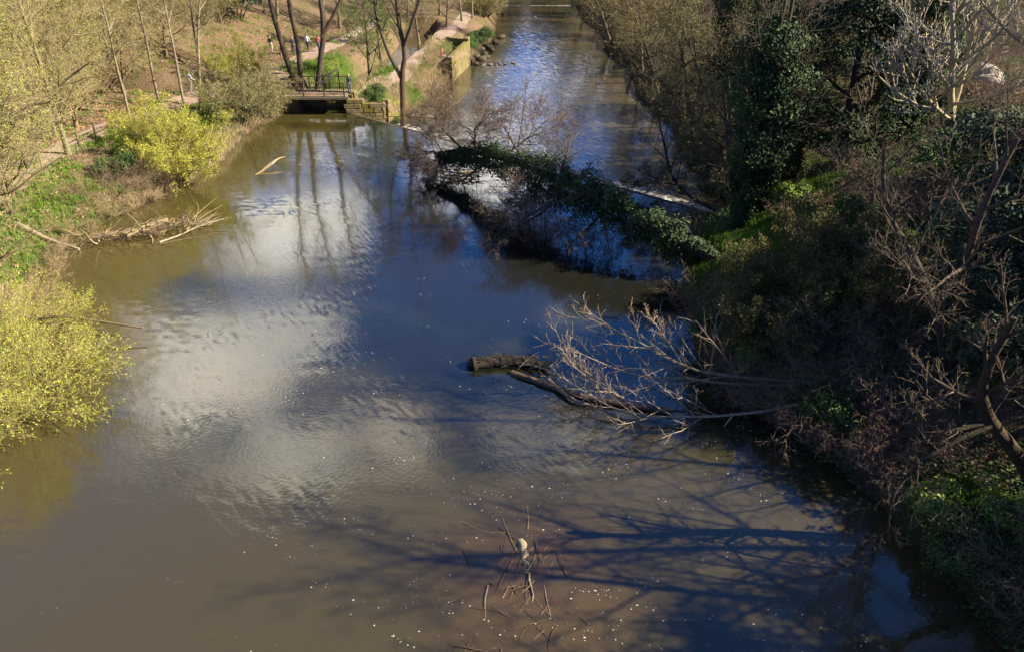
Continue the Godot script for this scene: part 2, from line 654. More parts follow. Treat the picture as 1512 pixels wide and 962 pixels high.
# stride: how far the legs are apart; sit: seated
func person(label: String, at: Vector3, turn: float, tall: float, stride: float, sit: bool, shirt: Color, legs: Color, hair: Color, arm := 0.3) -> void:
	var o := thing("person", label, "person", at, turn, "walkers on the riverside paths")
	var skin := Color(0.5, 0.3, 0.21)
	var hip := 0.92
	var drop := 0.0
	if sit:
		drop = 0.5
	var b := []
	var H := Vector3(0, hip - drop, 0)
	for sd in [-1.0, 1.0]:
		var hipj := H + Vector3(0.09 * sd, 0, 0)
		var knee: Vector3
		var ankle: Vector3
		if sit:
			knee = hipj + Vector3(0.03 * sd, 0.02, 0.42)
			ankle = Vector3(knee.x, 0.07, knee.z + 0.02)
		else:
			knee = hipj + Vector3(0, -0.43, stride * sd * 0.5 + 0.03)
			ankle = Vector3(hipj.x, 0.08 + maxf(0.0, -stride * sd) * 0.12, stride * sd)
		b.append([hipj, knee, 0.088, 0.062, 1])
		b.append([knee, ankle, 0.06, 0.042, 1])
		b.append([ankle + Vector3(0, -0.035, -0.04), ankle + Vector3(0.01 * sd, -0.045, 0.16), 0.042, 0.034, 4])
		var sh := H + Vector3(0.185 * sd, 0.5, 0)
		var swing: float = -stride * sd
		var elbow := sh + Vector3(0.05 * sd, -0.27, swing * 0.5 - 0.02)
		var wrist := elbow + Vector3(-0.02 * sd, -0.21 + arm * 0.2, swing * 0.4 + 0.08 + arm * 0.3)
		b.append([sh, elbow, 0.06, 0.047, 0])
		b.append([elbow, wrist, 0.044, 0.032, 0])
		var hd := (wrist - elbow).normalized()
		b.append([wrist, wrist + hd * 0.07, 0.03, 0.036, 3])
	b.append([H + Vector3(0, 0.0, 0), H + Vector3(0, 0.12, 0), 0.135, 0.13, 1])
	b.append([H + Vector3(0, 0.14, 0), H + Vector3(0, 0.42, 0.01), 0.13, 0.155, 0])
	b.append([H + Vector3(-0.12, 0.48, 0), H + Vector3(0.12, 0.48, 0), 0.085, 0.085, 0])
	b.append([H + Vector3(0, 0.5, 0.0), H + Vector3(0, 0.62, 0.02), 0.055, 0.05, 3])
	b.append([H + Vector3(0, 0.66, 0.035), H + Vector3(0, 0.74, 0.025), 0.075, 0.09, 3])
	b.append([H + Vector3(0, 0.69, 0.115), H + Vector3(0, 0.675, 0.125), 0.018, 0.02, 3])
	b.append([H + Vector3(0, 0.78, -0.005), H + Vector3(0, 0.70, -0.035), 0.095, 0.085, 2])
	for sd in [-1.0, 1.0]:
		b.append([H + Vector3(0.092 * sd, 0.70, 0.01), H + Vector3(0.095 * sd, 0.67, 0.01), 0.02, 0.016, 3])
	var s := person_mesh(b, shirt, legs, hair, skin)
	for k in [5, 11]:
		var w: Array = b[k]
		fingers(s, w[0], (w[1] - w[0]).normalized(), Vector3(-signf(w[0].x), 0, 0.2).normalized(), skin)
	var body := obj("body", s, M.cloth, o)
	body.scale = Vector3.ONE * tall / 1.78


# ---------------------------------------------------------------- materials

func noise_tex(freq: float, octaves: int, low: Color, high: Color, size := 512, kind := FastNoiseLite.TYPE_SIMPLEX, mid := 0.5) -> NoiseTexture2D:
	var t := NoiseTexture2D.new()
	var f := FastNoiseLite.new()
	f.noise_type = kind
	f.frequency = freq
	f.fractal_octaves = octaves
	f.seed = int(freq * 9000) + octaves
	t.noise = f
	t.width = size
	t.height = size
	t.seamless = true
	var g := Gradient.new()
	g.offsets = PackedFloat32Array([maxf(0.0, mid - 0.35), minf(1.0, mid + 0.35)])
	g.colors = PackedColorArray([low.linear_to_srgb(), high.linear_to_srgb()])
	t.color_ramp = g
	return t


func normal_tex(freq: float, octaves: int, strength: float, size := 1024) -> NoiseTexture2D:
	var t := NoiseTexture2D.new()
	var f := FastNoiseLite.new()
	f.noise_type = FastNoiseLite.TYPE_SIMPLEX
	f.frequency = freq
	f.fractal_octaves = octaves
	f.fractal_gain = 0.55
	t.noise = f
	t.width = size
	t.height = size
	t.seamless = true
	t.as_normal_map = true
	t.bump_strength = strength
	return t


func mat(tex: Texture2D, scale: float, rough: float, world := false) -> StandardMaterial3D:
	var m := StandardMaterial3D.new()
	m.vertex_color_use_as_albedo = true
	m.roughness = rough
	m.metallic_specular = 0.35
	if tex:
		m.albedo_texture = tex
		m.uv1_triplanar = true
		m.uv1_world_triplanar = world
		m.uv1_scale = Vector3.ONE * scale
	return m


func materials() -> void:
	var w := Color(1, 1, 1)
	M.bark = mat(noise_tex(0.02, 4, Color(0.5, 0.48, 0.44), Color(1.35, 1.35, 1.25).clamp(), 256), 0.9, 0.95)
	M.trunk = mat(noise_tex(0.03, 5, Color(0.35, 0.33, 0.3), w, 512), 0.7, 0.95)
	M.trunk.heightmap_enabled = true
	M.trunk.heightmap_texture = noise_tex(0.05, 4, Color(0, 0, 0), w, 512)
	M.trunk.heightmap_scale = 2.0
	M.leaf = mat(null, 1.0, 0.6)
	M.leaf.backlight_enabled = true
	M.leaf.backlight = Color(0.5, 0.5, 0.5)
	M.gloss = mat(null, 1.0, 0.62)
	M.gloss.metallic_specular = 0.32
	M.gloss.backlight_enabled = true
	M.gloss.backlight = Color(0.12, 0.12, 0.12)
	M.ground = mat(noise_tex(0.035, 5, Color(0.42, 0.40, 0.38), w, 1024, FastNoiseLite.TYPE_SIMPLEX), 0.28, 1.0, true)
	M.ground.detail_enabled = true
	M.ground.detail_blend_mode = BaseMaterial3D.BLEND_MODE_MUL
	M.ground.detail_albedo = noise_tex(0.09, 3, Color(0.55, 0.5, 0.45), w, 512, FastNoiseLite.TYPE_CELLULAR)
	M.ground.heightmap_enabled = true
	M.ground.heightmap_texture = noise_tex(0.06, 5, Color(0, 0, 0), w, 512)
	M.ground.heightmap_scale = 6.0
	M.path = mat(noise_tex(0.05, 5, Color(0.6, 0.58, 0.56), w, 512), 0.4, 1.0, true)
	M.stone = mat(noise_tex(0.03, 5, Color(0.35, 0.34, 0.32), w, 512), 0.5, 0.9, true)
	M.stone.heightmap_enabled = true
	M.stone.heightmap_texture = noise_tex(0.04, 4, Color(0, 0, 0), w, 512)
	M.stone.heightmap_scale = 4.0
	M.wood = mat(noise_tex(0.06, 3, Color(0.5, 0.48, 0.45), w, 256), 1.5, 0.85)
	M.metal = mat(null, 1.0, 0.5)
	M.cloth = mat(null, 1.0, 0.9)
	M.foam = mat(null, 1.0, 0.8)
	M.fall = mat(noise_tex(0.05, 4, Color(0.7, 0.68, 0.64), w, 512), 0.6, 0.35, true)
	M.water = mat(null, 1.0, 0.03)
	M.water.metallic_specular = 0.7071
	M.water.clearcoat_enabled = true
	M.water.clearcoat = 0.5
	M.water.clearcoat_roughness = 0.03
	M.water.uv1_triplanar = true
	M.water.uv1_world_triplanar = true
	M.water.uv1_scale = Vector3.ONE * 0.14
	M.water.normal_enabled = true
	M.water.normal_texture = normal_tex(0.03, 4, 3.0, 1024)
	M.water.normal_scale = 0.09
	M.river = M.water.duplicate()
	M.river.normal_scale = 0.2
	M.river.roughness = 0.06


# ---------------------------------------------------------------- sky: blue air with white clouds, computed on a flat layer of cloud

const CLOUDS := [[-0.62, -1.42, 0.22, 0.3, 1.0], [-0.46, -1.14, 0.2, 0.13, 0.85], [-0.68, -2.2, 0.24, 0.36, 0.95], [-0.1, -2.75, 0.25, 0.42, 1.0], [-0.7, -3.3, 0.5, 0.5, 0.7], [-0.1, -1.22, 0.4, 0.13, 0.42], [-1.3, -1.6, 0.45, 0.7, 0.7], [0.9, -3.9, 0.9, 0.6, 0.5]]


func make_sky() -> Sky:
	var w := 1024
	var h := 512
	var im := Image.create(w, h, false, Image.FORMAT_RGBF)
	var f := FastNoiseLite.new()
	f.seed = 11
	f.frequency = 0.9
	f.fractal_octaves = 5
	for j in h:
		var el := PI * (0.5 - (j + 0.5) / h)
		var y := sin(el)
		for k in w:
			var c: Color
			var az := TAU * (k + 0.5) / w
			var dx := sin(az) * cos(el)
			var dz := -cos(az) * cos(el)
			var up := maxf(y, 0.0)
			c = Color(0.02, 0.06, 0.2).lerp(Color(0.10, 0.40, 1.28), pow(1.0 - up, 1.35)).lerp(Color(0.42, 0.62, 1.0), pow(1.0 - up, 40.0))
			if y > 0.02:
				var px := dx / (y + 0.04)
				var pz := dz / (y + 0.04)
				var nn := f.get_noise_2d(px, pz)
				var wisp := f.get_noise_2d(px * 2.6 + 9.0, pz * 2.6)
				var d := nn * 1.7 - 0.85
				for b in CLOUDS:
					var q: float = Vector2((px - b[0]) / b[2], (pz - b[1]) / b[3]).length_squared()
					if q < 6.0:
						d = maxf(d, b[4] * (1.15 - q * 0.8) * 0.8 + nn * 0.55 + wisp * 0.3)
				d = smoothstep(0.0, 0.75, d + wisp * 0.25)
				var white := Color(3.3, 3.1, 2.75).lerp(Color(2.0, 1.92, 1.8), clampf(0.5 + wisp, 0.0, 1.0))
				c = c.lerp(white, d * smoothstep(0.02, 0.12, y))
			elif y < 0.0:
				c = Color(0.16, 0.14, 0.10)
			im.set_pixel(k, j, c)
	var m := PanoramaSkyMaterial.new()
	m.panorama = ImageTexture.create_from_image(im)
	var s := Sky.new()
	s.sky_material = m
	return s


func _ready() -> void:
	R.seed = 20240321
	N1.seed = 3
	N1.frequency = 0.08
	N2.seed = 8
	N2.frequency = 0.06

	# camera, sky, sun, exposure
	var cam := Camera3D.new()
	cam.name = "camera"
	cam.position = Vector3(0, 18, 0)
	cam.rotation_degrees = Vector3(-30, 0, 0)
	cam.fov = 45.4
	cam.near = 0.1
	cam.far = 800
	add_child(cam)
	cam.current = true
	var env := Environment.new()
	env.background_mode = Environment.BG_SKY
	env.sky = make_sky()
	env.background_energy_multiplier = 0.37
	env.tonemap_mode = Environment.TONE_MAPPER_LINEAR
	env.tonemap_exposure = 2.75
	env.sdfgi_enabled = true
	env.ssao_enabled = true
	env.ssil_enabled = true
	var we := WorldEnvironment.new()
	we.name = "environment"
	we.environment = env
	add_child(we)
	var sun := DirectionalLight3D.new()
	sun.name = "sun"
	sun.light_energy = 1.6
	sun.light_color = Color(1.0, 0.95, 0.86)
	sun.light_angular_distance = 0.5
	sun.shadow_enabled = true
	add_child(sun)
	sun.look_at_from_position(Vector3(0.95, 0.7, 0.06) * 100.0, Vector3.ZERO)

	materials()
	build_ground()
	build_water()
	build_bridge()
	build_walls()
	kinds()
	left_bank()
	right_bank()
	timber()
	covers()
	build_people()
	for k in protos:
		protos[k].free()


func build_ground() -> void:
	var xs := lines([[-130.0, -60.0, 5.0], [-60.0, 50.0, 0.8], [50.0, 120.0, 5.0]])
	var zs := lines([[-280.0, -128.0, 4.0], [-128.0, 8.0, 0.8], [8.0, 60.0, 6.0]])
	setting(obj("ground", sheet(xs, zs, ground_y, ground_color), M.ground))
	# paths: ribbons that follow the ground
	for p in [[[-31, -30, -30.6, -44, -30.1, -52, -29.3, -58, -27.6, -62.5, -26.4, -67.5, -23.6, -72, -21.6, -78, -20.2, -84, -18.5, -92, -17.0, -104], 1.25], [[-22.4, -75.5, -20.4, -72.0, -19.6, -69.6], 0.8], [[-13.8, -69.6, -13.2, -72.5, -10.9, -77.5, -10.2, -84, -9.4, -90, -8.6, -97, -6.8, -106, -6.2, -118], 0.9]]:
		var pts := []
		var src: Array = p[0]
		var curve := Curve3D.new()
		for k in src.size() / 2:
			curve.add_point(Vector3(src[k * 2], 0, src[k * 2 + 1]))
		var s := Shape.new()
		var total := curve.get_baked_length()
		var count := int(total / 0.6)
		for k in count + 1:
			var o := curve.sample_baked(total * k / count)
			var t := (curve.sample_baked(minf(total, total * k / count + 0.4)) - curve.sample_baked(maxf(0.0, total * k / count - 0.4))).normalized()
			var side := Vector3(-t.z, 0, t.x)
			for m in 7:
				var edge := (m - 3) / 3.0
				var q: Vector3 = o + side * edge * float(p[1]) * (1.0 + 0.25 * N2.get_noise_2d(o.x * 6 + edge * 30.0, o.z * 6))
				q.y = ground_y(q.x, q.z) + 0.07 - 0.10 * pow(absf(edge), 4.0)
				s.v.append(q)
				s.n.append(Vector3.UP)
				s.c.append(mottled(q.x, q.z, Color(0.36, 0.26, 0.2), Color(0.42, 0.32, 0.26), 6.0))
		for k in count:
			for m in 6:
				var a := k * 7 + m
				s.i.append_array([a, a + 7, a + 1, a + 1, a + 7, a + 8])
		setting(obj("path", s, M.path))


func pool_wave(x: float, z: float) -> float:
	var calm := clampf(0.45 + N2.get_noise_2d(x * 1.3, z * 1.3) * 1.6, 0.06, 1.0)
	return (N1.get_noise_2d(x * 4.0 + 31.0, z * 9.0) * 0.0062 + N1.get_noise_2d(x * 11.0 + z * 3.0, z * 27.0 + 7.0) * 0.0046) * calm


func build_water() -> void:
	# the pool above the weir
	var s := Shape.new()
	var cols := 190
	var rows := 330
	for b in rows + 1:
		for a in cols + 1:
			var x := lerpf(-28.0, 17.0, float(a) / cols)
			var end := -69.4 if x < -14.0 else minf(weir_z(x), -40.0)
			var z := lerpf(14.0, end, float(b) / rows)
			s.v.append(Vector3(x, pool_wave(x, z), z))
			var gx := (pool_wave(x + 0.06, z) - pool_wave(x - 0.06, z)) / 0.12
			var gz := (pool_wave(x, z + 0.06) - pool_wave(x, z - 0.06)) / 0.12
			s.n.append(Vector3(-gx, 1, -gz).normalized())
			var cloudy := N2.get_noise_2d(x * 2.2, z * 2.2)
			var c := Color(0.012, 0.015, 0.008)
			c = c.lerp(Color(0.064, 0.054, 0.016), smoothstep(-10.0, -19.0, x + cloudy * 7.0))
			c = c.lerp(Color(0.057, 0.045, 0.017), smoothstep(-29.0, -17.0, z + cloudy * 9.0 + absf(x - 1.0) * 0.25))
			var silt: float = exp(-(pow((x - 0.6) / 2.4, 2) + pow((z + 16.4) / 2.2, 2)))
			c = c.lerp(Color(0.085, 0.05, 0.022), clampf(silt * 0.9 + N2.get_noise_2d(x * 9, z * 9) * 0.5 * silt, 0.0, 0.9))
			s.c.append(c)
	for b in rows:
		for a in cols:
			var k := b * (cols + 1) + a
			s.i.append_array([k, k + cols + 1, k + 1, k + 1, k + cols + 1, k + cols + 2])
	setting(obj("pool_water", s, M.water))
	# the river below the weir
	s = Shape.new()
	cols = 130
	rows = 260
	for b in rows + 1:
		for a in cols + 1:
			var x := lerpf(-14.0, 24.0, float(a) / cols)
			var z := lerpf(weir_z(x) - 2.6, -175.0, pow(float(b) / rows, 1.25))
			var rough := 0.012 * (1.0 + 1.5 * maxf(0.0, N2.get_noise_2d(x * 1.5 + 9, z * 0.8)))
			s.v.append(Vector3(x, LOWER + N1.get_noise_2d(x * 9.0, z * 12.0) * rough, z))
			var gx := (N1.get_noise_2d((x + 0.08) * 9.0, z * 12.0) - N1.get_noise_2d((x - 0.08) * 9.0, z * 12.0)) * rough / 0.16
			var gz := (N1.get_noise_2d(x * 9.0, (z + 0.08) * 12.0) - N1.get_noise_2d(x * 9.0, (z - 0.08) * 12.0)) * rough / 0.16
			s.n.append(Vector3(-gx, 1, -gz).normalized())
			s.c.append(mottled(x, z, Color(0.04, 0.034, 0.018), Color(0.065, 0.05, 0.026), 1.5))
	for b in rows:
		for a in cols:
			var k := b * (cols + 1) + a
			s.i.append_array([k, k + cols + 1, k + 1, k + 1, k + cols + 1, k + cols + 2])
	setting(obj("river_water", s, M.river))
	# the mill stream behind the footbridge
	s = Shape.new()
	for k in STREAM.size():
		for e in [-2.2, 2.2]:
			s.v.append(Vector3(STREAM[k][0] + e, -0.02 if k == 0 else 0.02, STREAM[k][1] - 3.6 if k == 0 else STREAM[k][1]))
			s.n.append(Vector3.UP)
			s.c.append(Color(0.07, 0.055, 0.032))
		if k:
			s.i.append_array([k * 2 - 2, k * 2, k * 2 - 1, k * 2 - 1, k * 2, k * 2 + 1])
	setting(obj("stream_water", s, M.river))
	# the weir: a sill and a sloping face with broken white water
	var wr := thing("weir", "long low stone weir crossing the river diagonally with white water below its sill", "weir", Vector3(-14, 0, -68.3))
	var sill := Shape.new()
	var a0 := Vector3(-14.3, -0.16, -68.56)
	var a1 := Vector3(13.6, -0.16, weir_z(13.6))
	var mid := (a0 + a1) * 0.5 - wr.position
	var yaw := atan2(-(a1 - a0).z, (a1 - a0).x)
	sill.box(Transform3D(Basis(Vector3.UP, yaw), mid), Vector3((a1 - a0).length(), 0.36, 0.3), Color(0.16, 0.13, 0.09), 0.03)
	obj("sill", sill, M.stone, wr)
	var fall := Shape.new()
	var along := (a1 - a0).normalized()
	var down := Vector3(along.z, 0, -along.x)
	if down.z > 0.0:
		down = -down
	var nl := 150
	var nd := 26
	for k in nl + 1:
		for m in nd + 1:
			var t := float(m) / nd
			var o := a0 + along * (a1 - a0).length() * k / nl
			var wob := N1.get_noise_2d(k * 5.0, m * 1.6)
			var q := o + down * (0.13 + t * 3.6)
			q.y = lerpf(-0.03, LOWER + 0.03, clampf(t * 1.35, 0.0, 1.0)) + wob * 0.07 * smoothstep(0.0, 0.4, t)
			fall.v.append(q - wr.position)
			fall.n.append((Vector3.UP + down * (0.35 if t < 0.74 else 0.0) + rv() * 0.25).normalized())
			var white := clampf(0.15 + N2.get_noise_2d(k * 8.0, m * 1.3) * 1.9 + N1.get_noise_2d(k * 22.0, m * 5.0) * 0.9 + 0.25 + (0.35 if t > 0.5 else 0.0) - smoothstep(0.8, 1.0, t) * 0.5, 0.0, 1.0)
			white *= smoothstep(0.1, 0.45, 0.5 + N2.get_noise_2d(k * 1.4, 77.0) * 1.4) if k < 105 else 1.0
			fall.c.append(Color(0.10, 0.078, 0.045).lerp(Color(0.78, 0.76, 0.72), white))
	for k in nl:
		for m in nd:
			var a := k * (nd + 1) + m
			fall.i.append_array([a, a + 1, a + nd + 1, a + nd + 1, a + 1, a + nd + 2])
	obj("falling_water", fall, M.fall, wr)
	# a second low step far down the river
	var st := thing("far_weir", "thin white line of a low step across the river at the very top", "weir", Vector3(4, LOWER, -143))
	var fs := Shape.new()
	for k in 60:
		var x := -6.5 + k * 0.24
		var hgt := 0.08 + 0.09 * N1.get_noise_2d(k * 6.0, 3.0)
		fs.quad(Vector3(x, 0.0, 0.35), Vector3(x, hgt, 0.0), Vector3(x + 0.24, hgt, 0.0), Vector3(x + 0.24, 0.0, 0.35), Color(0.2, 0.2, 0.19) if N1.get_noise_2d(k * 9.0, 1.0) > -0.05 else Color(0.12, 0.11, 0.08))
		fs.quad(Vector3(x, hgt, 0.0), Vector3(x, 0.0, -0.4), Vector3(x + 0.24, 0.0, -0.4), Vector3(x + 0.24, hgt, 0.0), Color(0.3, 0.3, 0.28))
	obj("broken_water", fs, M.foam, st)


func paling(called: String, at: Vector3, size: Vector3, col: Color, parent: Node, m: Material, tilt := Basis.IDENTITY) -> void:
	var s := Shape.new()
	s.box(Transform3D(tilt, at), size, col, 0.012)
	obj(called, s, m, parent)


func build_bridge() -> void:
	var b := thing("footbridge", "small wooden footbridge with slatted railings over the dark stream mouth", "footbridge", Vector3(-17.0, 1.55, -68.6))
	var timber_c := Color(0.33, 0.25, 0.16)
	var dark := Color(0.13, 0.09, 0.055)
	for k in 24:
		paling("plank", Vector3(-2.64 + k * 0.23, 0.0, -0.65), Vector3(0.215, 0.06, 2.6), vary(timber_c, 0.15), b, M.wood)
	for z in [0.62, -1.88]:
		paling("beam", Vector3(0, -0.15, z), Vector3(5.8, 0.22, 0.16), Color(0.36, 0.28, 0.18), b, M.wood)
	for z in [0.6, -1.88]:
		for k in 4:
			paling("post", Vector3(-2.7 + k * 1.75, 0.58, z), Vector3(0.1, 1.2, 0.1), dark, b, M.wood)
		paling("handrail", Vector3(-0.1, 1.16, z), Vector3(5.4, 0.07, 0.12), dark, b, M.wood)
		paling("lower_rail", Vector3(-0.1, 0.2, z), Vector3(5.3, 0.06, 0.06), dark, b, M.wood)
		for k in 34:
			paling("baluster", Vector3(-2.62 + k * 0.155, 0.68, z), Vector3(0.035, 0.92, 0.03), dark, b, M.wood)
	for y in [0.75, 1.15]:
		paling("stair_rail", Vector3(1.15, y + 0.45, -0.2 - 0.9), Vector3(1.7, 0.13, 0.08), Color(0.55, 0.46, 0.32), b, M.wood, Basis(Vector3(0, 0, 1), 0.42))
	for x in [0.45, 1.85]:
		paling("stair_post", Vector3(x, 0.75 + (x - 0.45) * 0.2, -1.16), Vector3(0.1, 1.5, 0.1), dark, b, M.wood)
	# the railing that goes on along the bank
	var f := thing("iron_railing", "thin dark iron railing along the mossy bank beside the footbridge", "railing", grounded(-12.1, -68.9))
	for k in 22:
		var x := -1.85 + k * 0.2
		paling("bar", Vector3(x, 0.55, 0.08 * sin(k * 0.5)), Vector3(0.025, 1.1, 0.025), Color(0.06, 0.055, 0.05), f, M.metal)
	paling("top_rail", Vector3(0.25, 1.08, 0.03), Vector3(4.4, 0.04, 0.05), Color(0.06, 0.055, 0.05), f, M.metal)
	paling("bottom_rail", Vector3(0.25, 0.2, 0.03), Vector3(4.4, 0.04, 0.05), Color(0.06, 0.055, 0.05), f, M.metal)
	# low rail beside the path in the wood
	var g := thing("path_fence", "thin post and rail fence beside the path in the wood", "fence", grounded(-28.6, -56.0))
	for k in 6:
		var z := 4.4 - k * 2.0
		var x := -0.65 + k * 0.22
		var y := ground_y(-28.6 + x, -56.0 + z) - g.position.y
		paling("post", Vector3(x, y + 0.45, z), Vector3(0.09, 1.15, 0.09), Color(0.16, 0.12, 0.08), g, M.wood)
	for h in [0.5, 0.9]:
		var y0 := ground_y(-29.2, -51.6) - g.position.y
		paling("rail", Vector3(-0.1, y0 + h, -0.6), Vector3(0.05, 0.06, 10.2), Color(0.18, 0.13, 0.085), g, M.wood, Basis(Vector3.UP, -0.11))


func stone_wall(called: String, label: String, pts: Array, bottom: float, top: Array, thick: float, col: Color, moss: Color) -> void:
	var o := thing(called, label, "wall", Vector3(pts[0].x, bottom, pts[0].y))
	for k in pts.size() - 1:
		var a: Vector2 = pts[k]
		var b: Vector2 = pts[k + 1]
		var l := a.distance_to(b)
		var yaw := atan2(-(b - a).y, (b - a).x)
		var y := bottom
		var course := 0
		while y < maxf(top[k], top[k + 1]):
			var h := R.randf_range(0.3, 0.42)
			var x := -R.randf_range(0.0, 0.3)
			while x < l:
				var w := R.randf_range(0.45, 0.9)
				var t := clampf((x + w * 0.5) / l, 0.0, 1.0)
				if y < lerpf(top[k], top[k + 1], t):
					var at := a.lerp(b, t)
					var s := Shape.new()
					var tint := col.lerp(moss, clampf(0.2 + N2.get_noise_2d(at.x * 10 + at.y * 10, y * 16) * 2.0 + R.randf_range(-0.3, 0.3), 0.0, 1.0))
					s.box(Transform3D(Basis(Vector3.UP, yaw + R.randf_range(-0.03, 0.03)), Vector3(at.x, y + h * 0.5, at.y) - o.position), Vector3(w * 0.96, h * 0.95, thick * R.randf_range(0.92, 1.05)), vary(tint, 0.15), 0.04)
					obj("stone", s, M.stone, o)
				x += w
			y += h
			course += 1


func build_walls() -> void:
	# masonry under and beside the bridge
	stone_wall("bridge_abutment", "mossy stone abutment beside the footbridge at the head of the weir", [Vector2(-14.4, -68.6), Vector2(-11.4, -68.9), Vector2(-10.2, -71.5)], -1.3, [1.0, 0.7, 0.3], 0.6, Color(0.36, 0.27, 0.14), Color(0.26, 0.24, 0.05))
	stone_wall("stream_wall", "stone side wall of the stream mouth under the footbridge", [Vector2(-14.2, -69.2), Vector2(-14.0, -73.5)], -0.8, [1.2, 1.3], 0.5, Color(0.36, 0.27, 0.14), Color(0.26, 0.24, 0.05))
	stone_wall("stream_wall", "stone wall under the bush end of the footbridge", [Vector2(-19.7, -68.3), Vector2(-19.5, -73.0)], -0.8, [1.2, 1.3], 0.5, Color(0.36, 0.27, 0.14), Color(0.26, 0.24, 0.05))
	stone_wall("culvert_wall", "shaded stone back wall of the stream mouth under the footbridge", [Vector2(-19.4, -70.9), Vector2(-14.3, -70.9)], -0.8, [1.25, 1.25], 0.5, Color(0.36, 0.27, 0.14), Color(0.26, 0.24, 0.05))
	stone_wall("river_wall", "sunlit stone retaining wall holding up the small lawn by the river", [Vector2(-6.6, -85.4), Vector2(-5.2, -95.2), Vector2(-7.4, -96.4)], -1.4, [1.3, 1.5, 1.5], 0.6, Color(0.40, 0.30, 0.18), Color(0.30, 0.29, 0.06))
	# rocks at the water's edge
	var spots := [[-4.6, -101, 1.3], [-3.7, -97.2, 1.2], [-3.1, -105, 1.5], [-4.2, -94.4, 0.8], [-4.4, -99, 0.9], [-3.3, -100.2, 0.8], [-2.6, -103, 1.1], [-2.2, -108, 1.3], [-1.6, -112, 1.2], [-4.9, -96.0, 0.9], [-3.9, -103.4, 1.0], [-3.0, -98.5, 0.7]]
	for k in spots.size():
		var q: Array = spots[k]
		rock("dark wet boulder at the foot of the bank past the river wall", "boulders past the river wall", Vector3(q[0], LOWER + 0.12, q[1]), Vector3(q[2] * R.randf_range(0.8, 1.5), q[2] * R.randf_range(0.45, 0.8), q[2] * R.randf_range(0.7, 1.1)), Color(0.13, 0.11, 0.08))
	for k in 9:
		rock("pale flat stone in the short row jutting into the river", "row of pale stones in the river", Vector3(-3.4 + k * 0.5 + R.randf_range(-0.2, 0.2), LOWER + R.randf_range(-0.06, 0.06), -94.2 + R.randf_range(-0.5, 0.5) - k * 0.12), Vector3(R.randf_range(0.3, 1.1), 0.3, R.randf_range(0.3, 0.6)), Color(0.5, 0.44, 0.36))
	for q in [[-6.7, -77.3], [-7.2, -75.4], [-8.1, -74.6], [-7.6, -78.4], [-6.2, -79.2], [-8.8, -73.4], [-6.0, -76.6]]:
		rock("small stone in the shallows below the weir's land end", "stones below the weir", Vector3(q[0], LOWER + 0.04, q[1]), Vector3(R.randf_range(0.3, 0.65), 0.32, R.randf_range(0.3, 0.5)), vary(Color(0.34, 0.29, 0.22), 0.4))
	for q in [[28.4, -47.6, 1.3], [29.2, -49.0, 1.6]]:
		rock("pale boulder showing through the bare branches at the top corner", "pale boulders on the slope", grounded(q[0], q[1], 0.3), Vector3(q[2] * 1.3, q[2], q[2]), Color(0.62, 0.58, 0.52))


func rock(label: String, group: String, at: Vector3, size: Vector3, col: Color) -> void:
	var s := Shape.new()
	s.stone(Vector3.ZERO, size, R, col)
	var o := obj("rock", s, M.stone)
	o.position = at
	tag(o, label, "rock", group)


# ---------------------------------------------------------------- kinds of plant

var BARE := {"seg": [11, 6, 4, 3], "n": [22, 8, 7, 5], "ang": [58, 48, 45, 42], "least": 0.0095, "ratio": [0.33, 0.5, 0.5, 0.6], "up": [0.03, 0.10, 0.06, 0.04, 0.05], "wob": [0.06, 0.14, 0.2, 0.25], "t0": [0.12, 0.2, 0.15, 0.1], "bark": Color(0.25, 0.20, 0.125), "twig": Color(0.42, 0.34, 0.2)}


func with(p: Dictionary, over: Dictionary) -> Dictionary:
	var q := p.duplicate(true)
	q.merge(over, true)
	return q


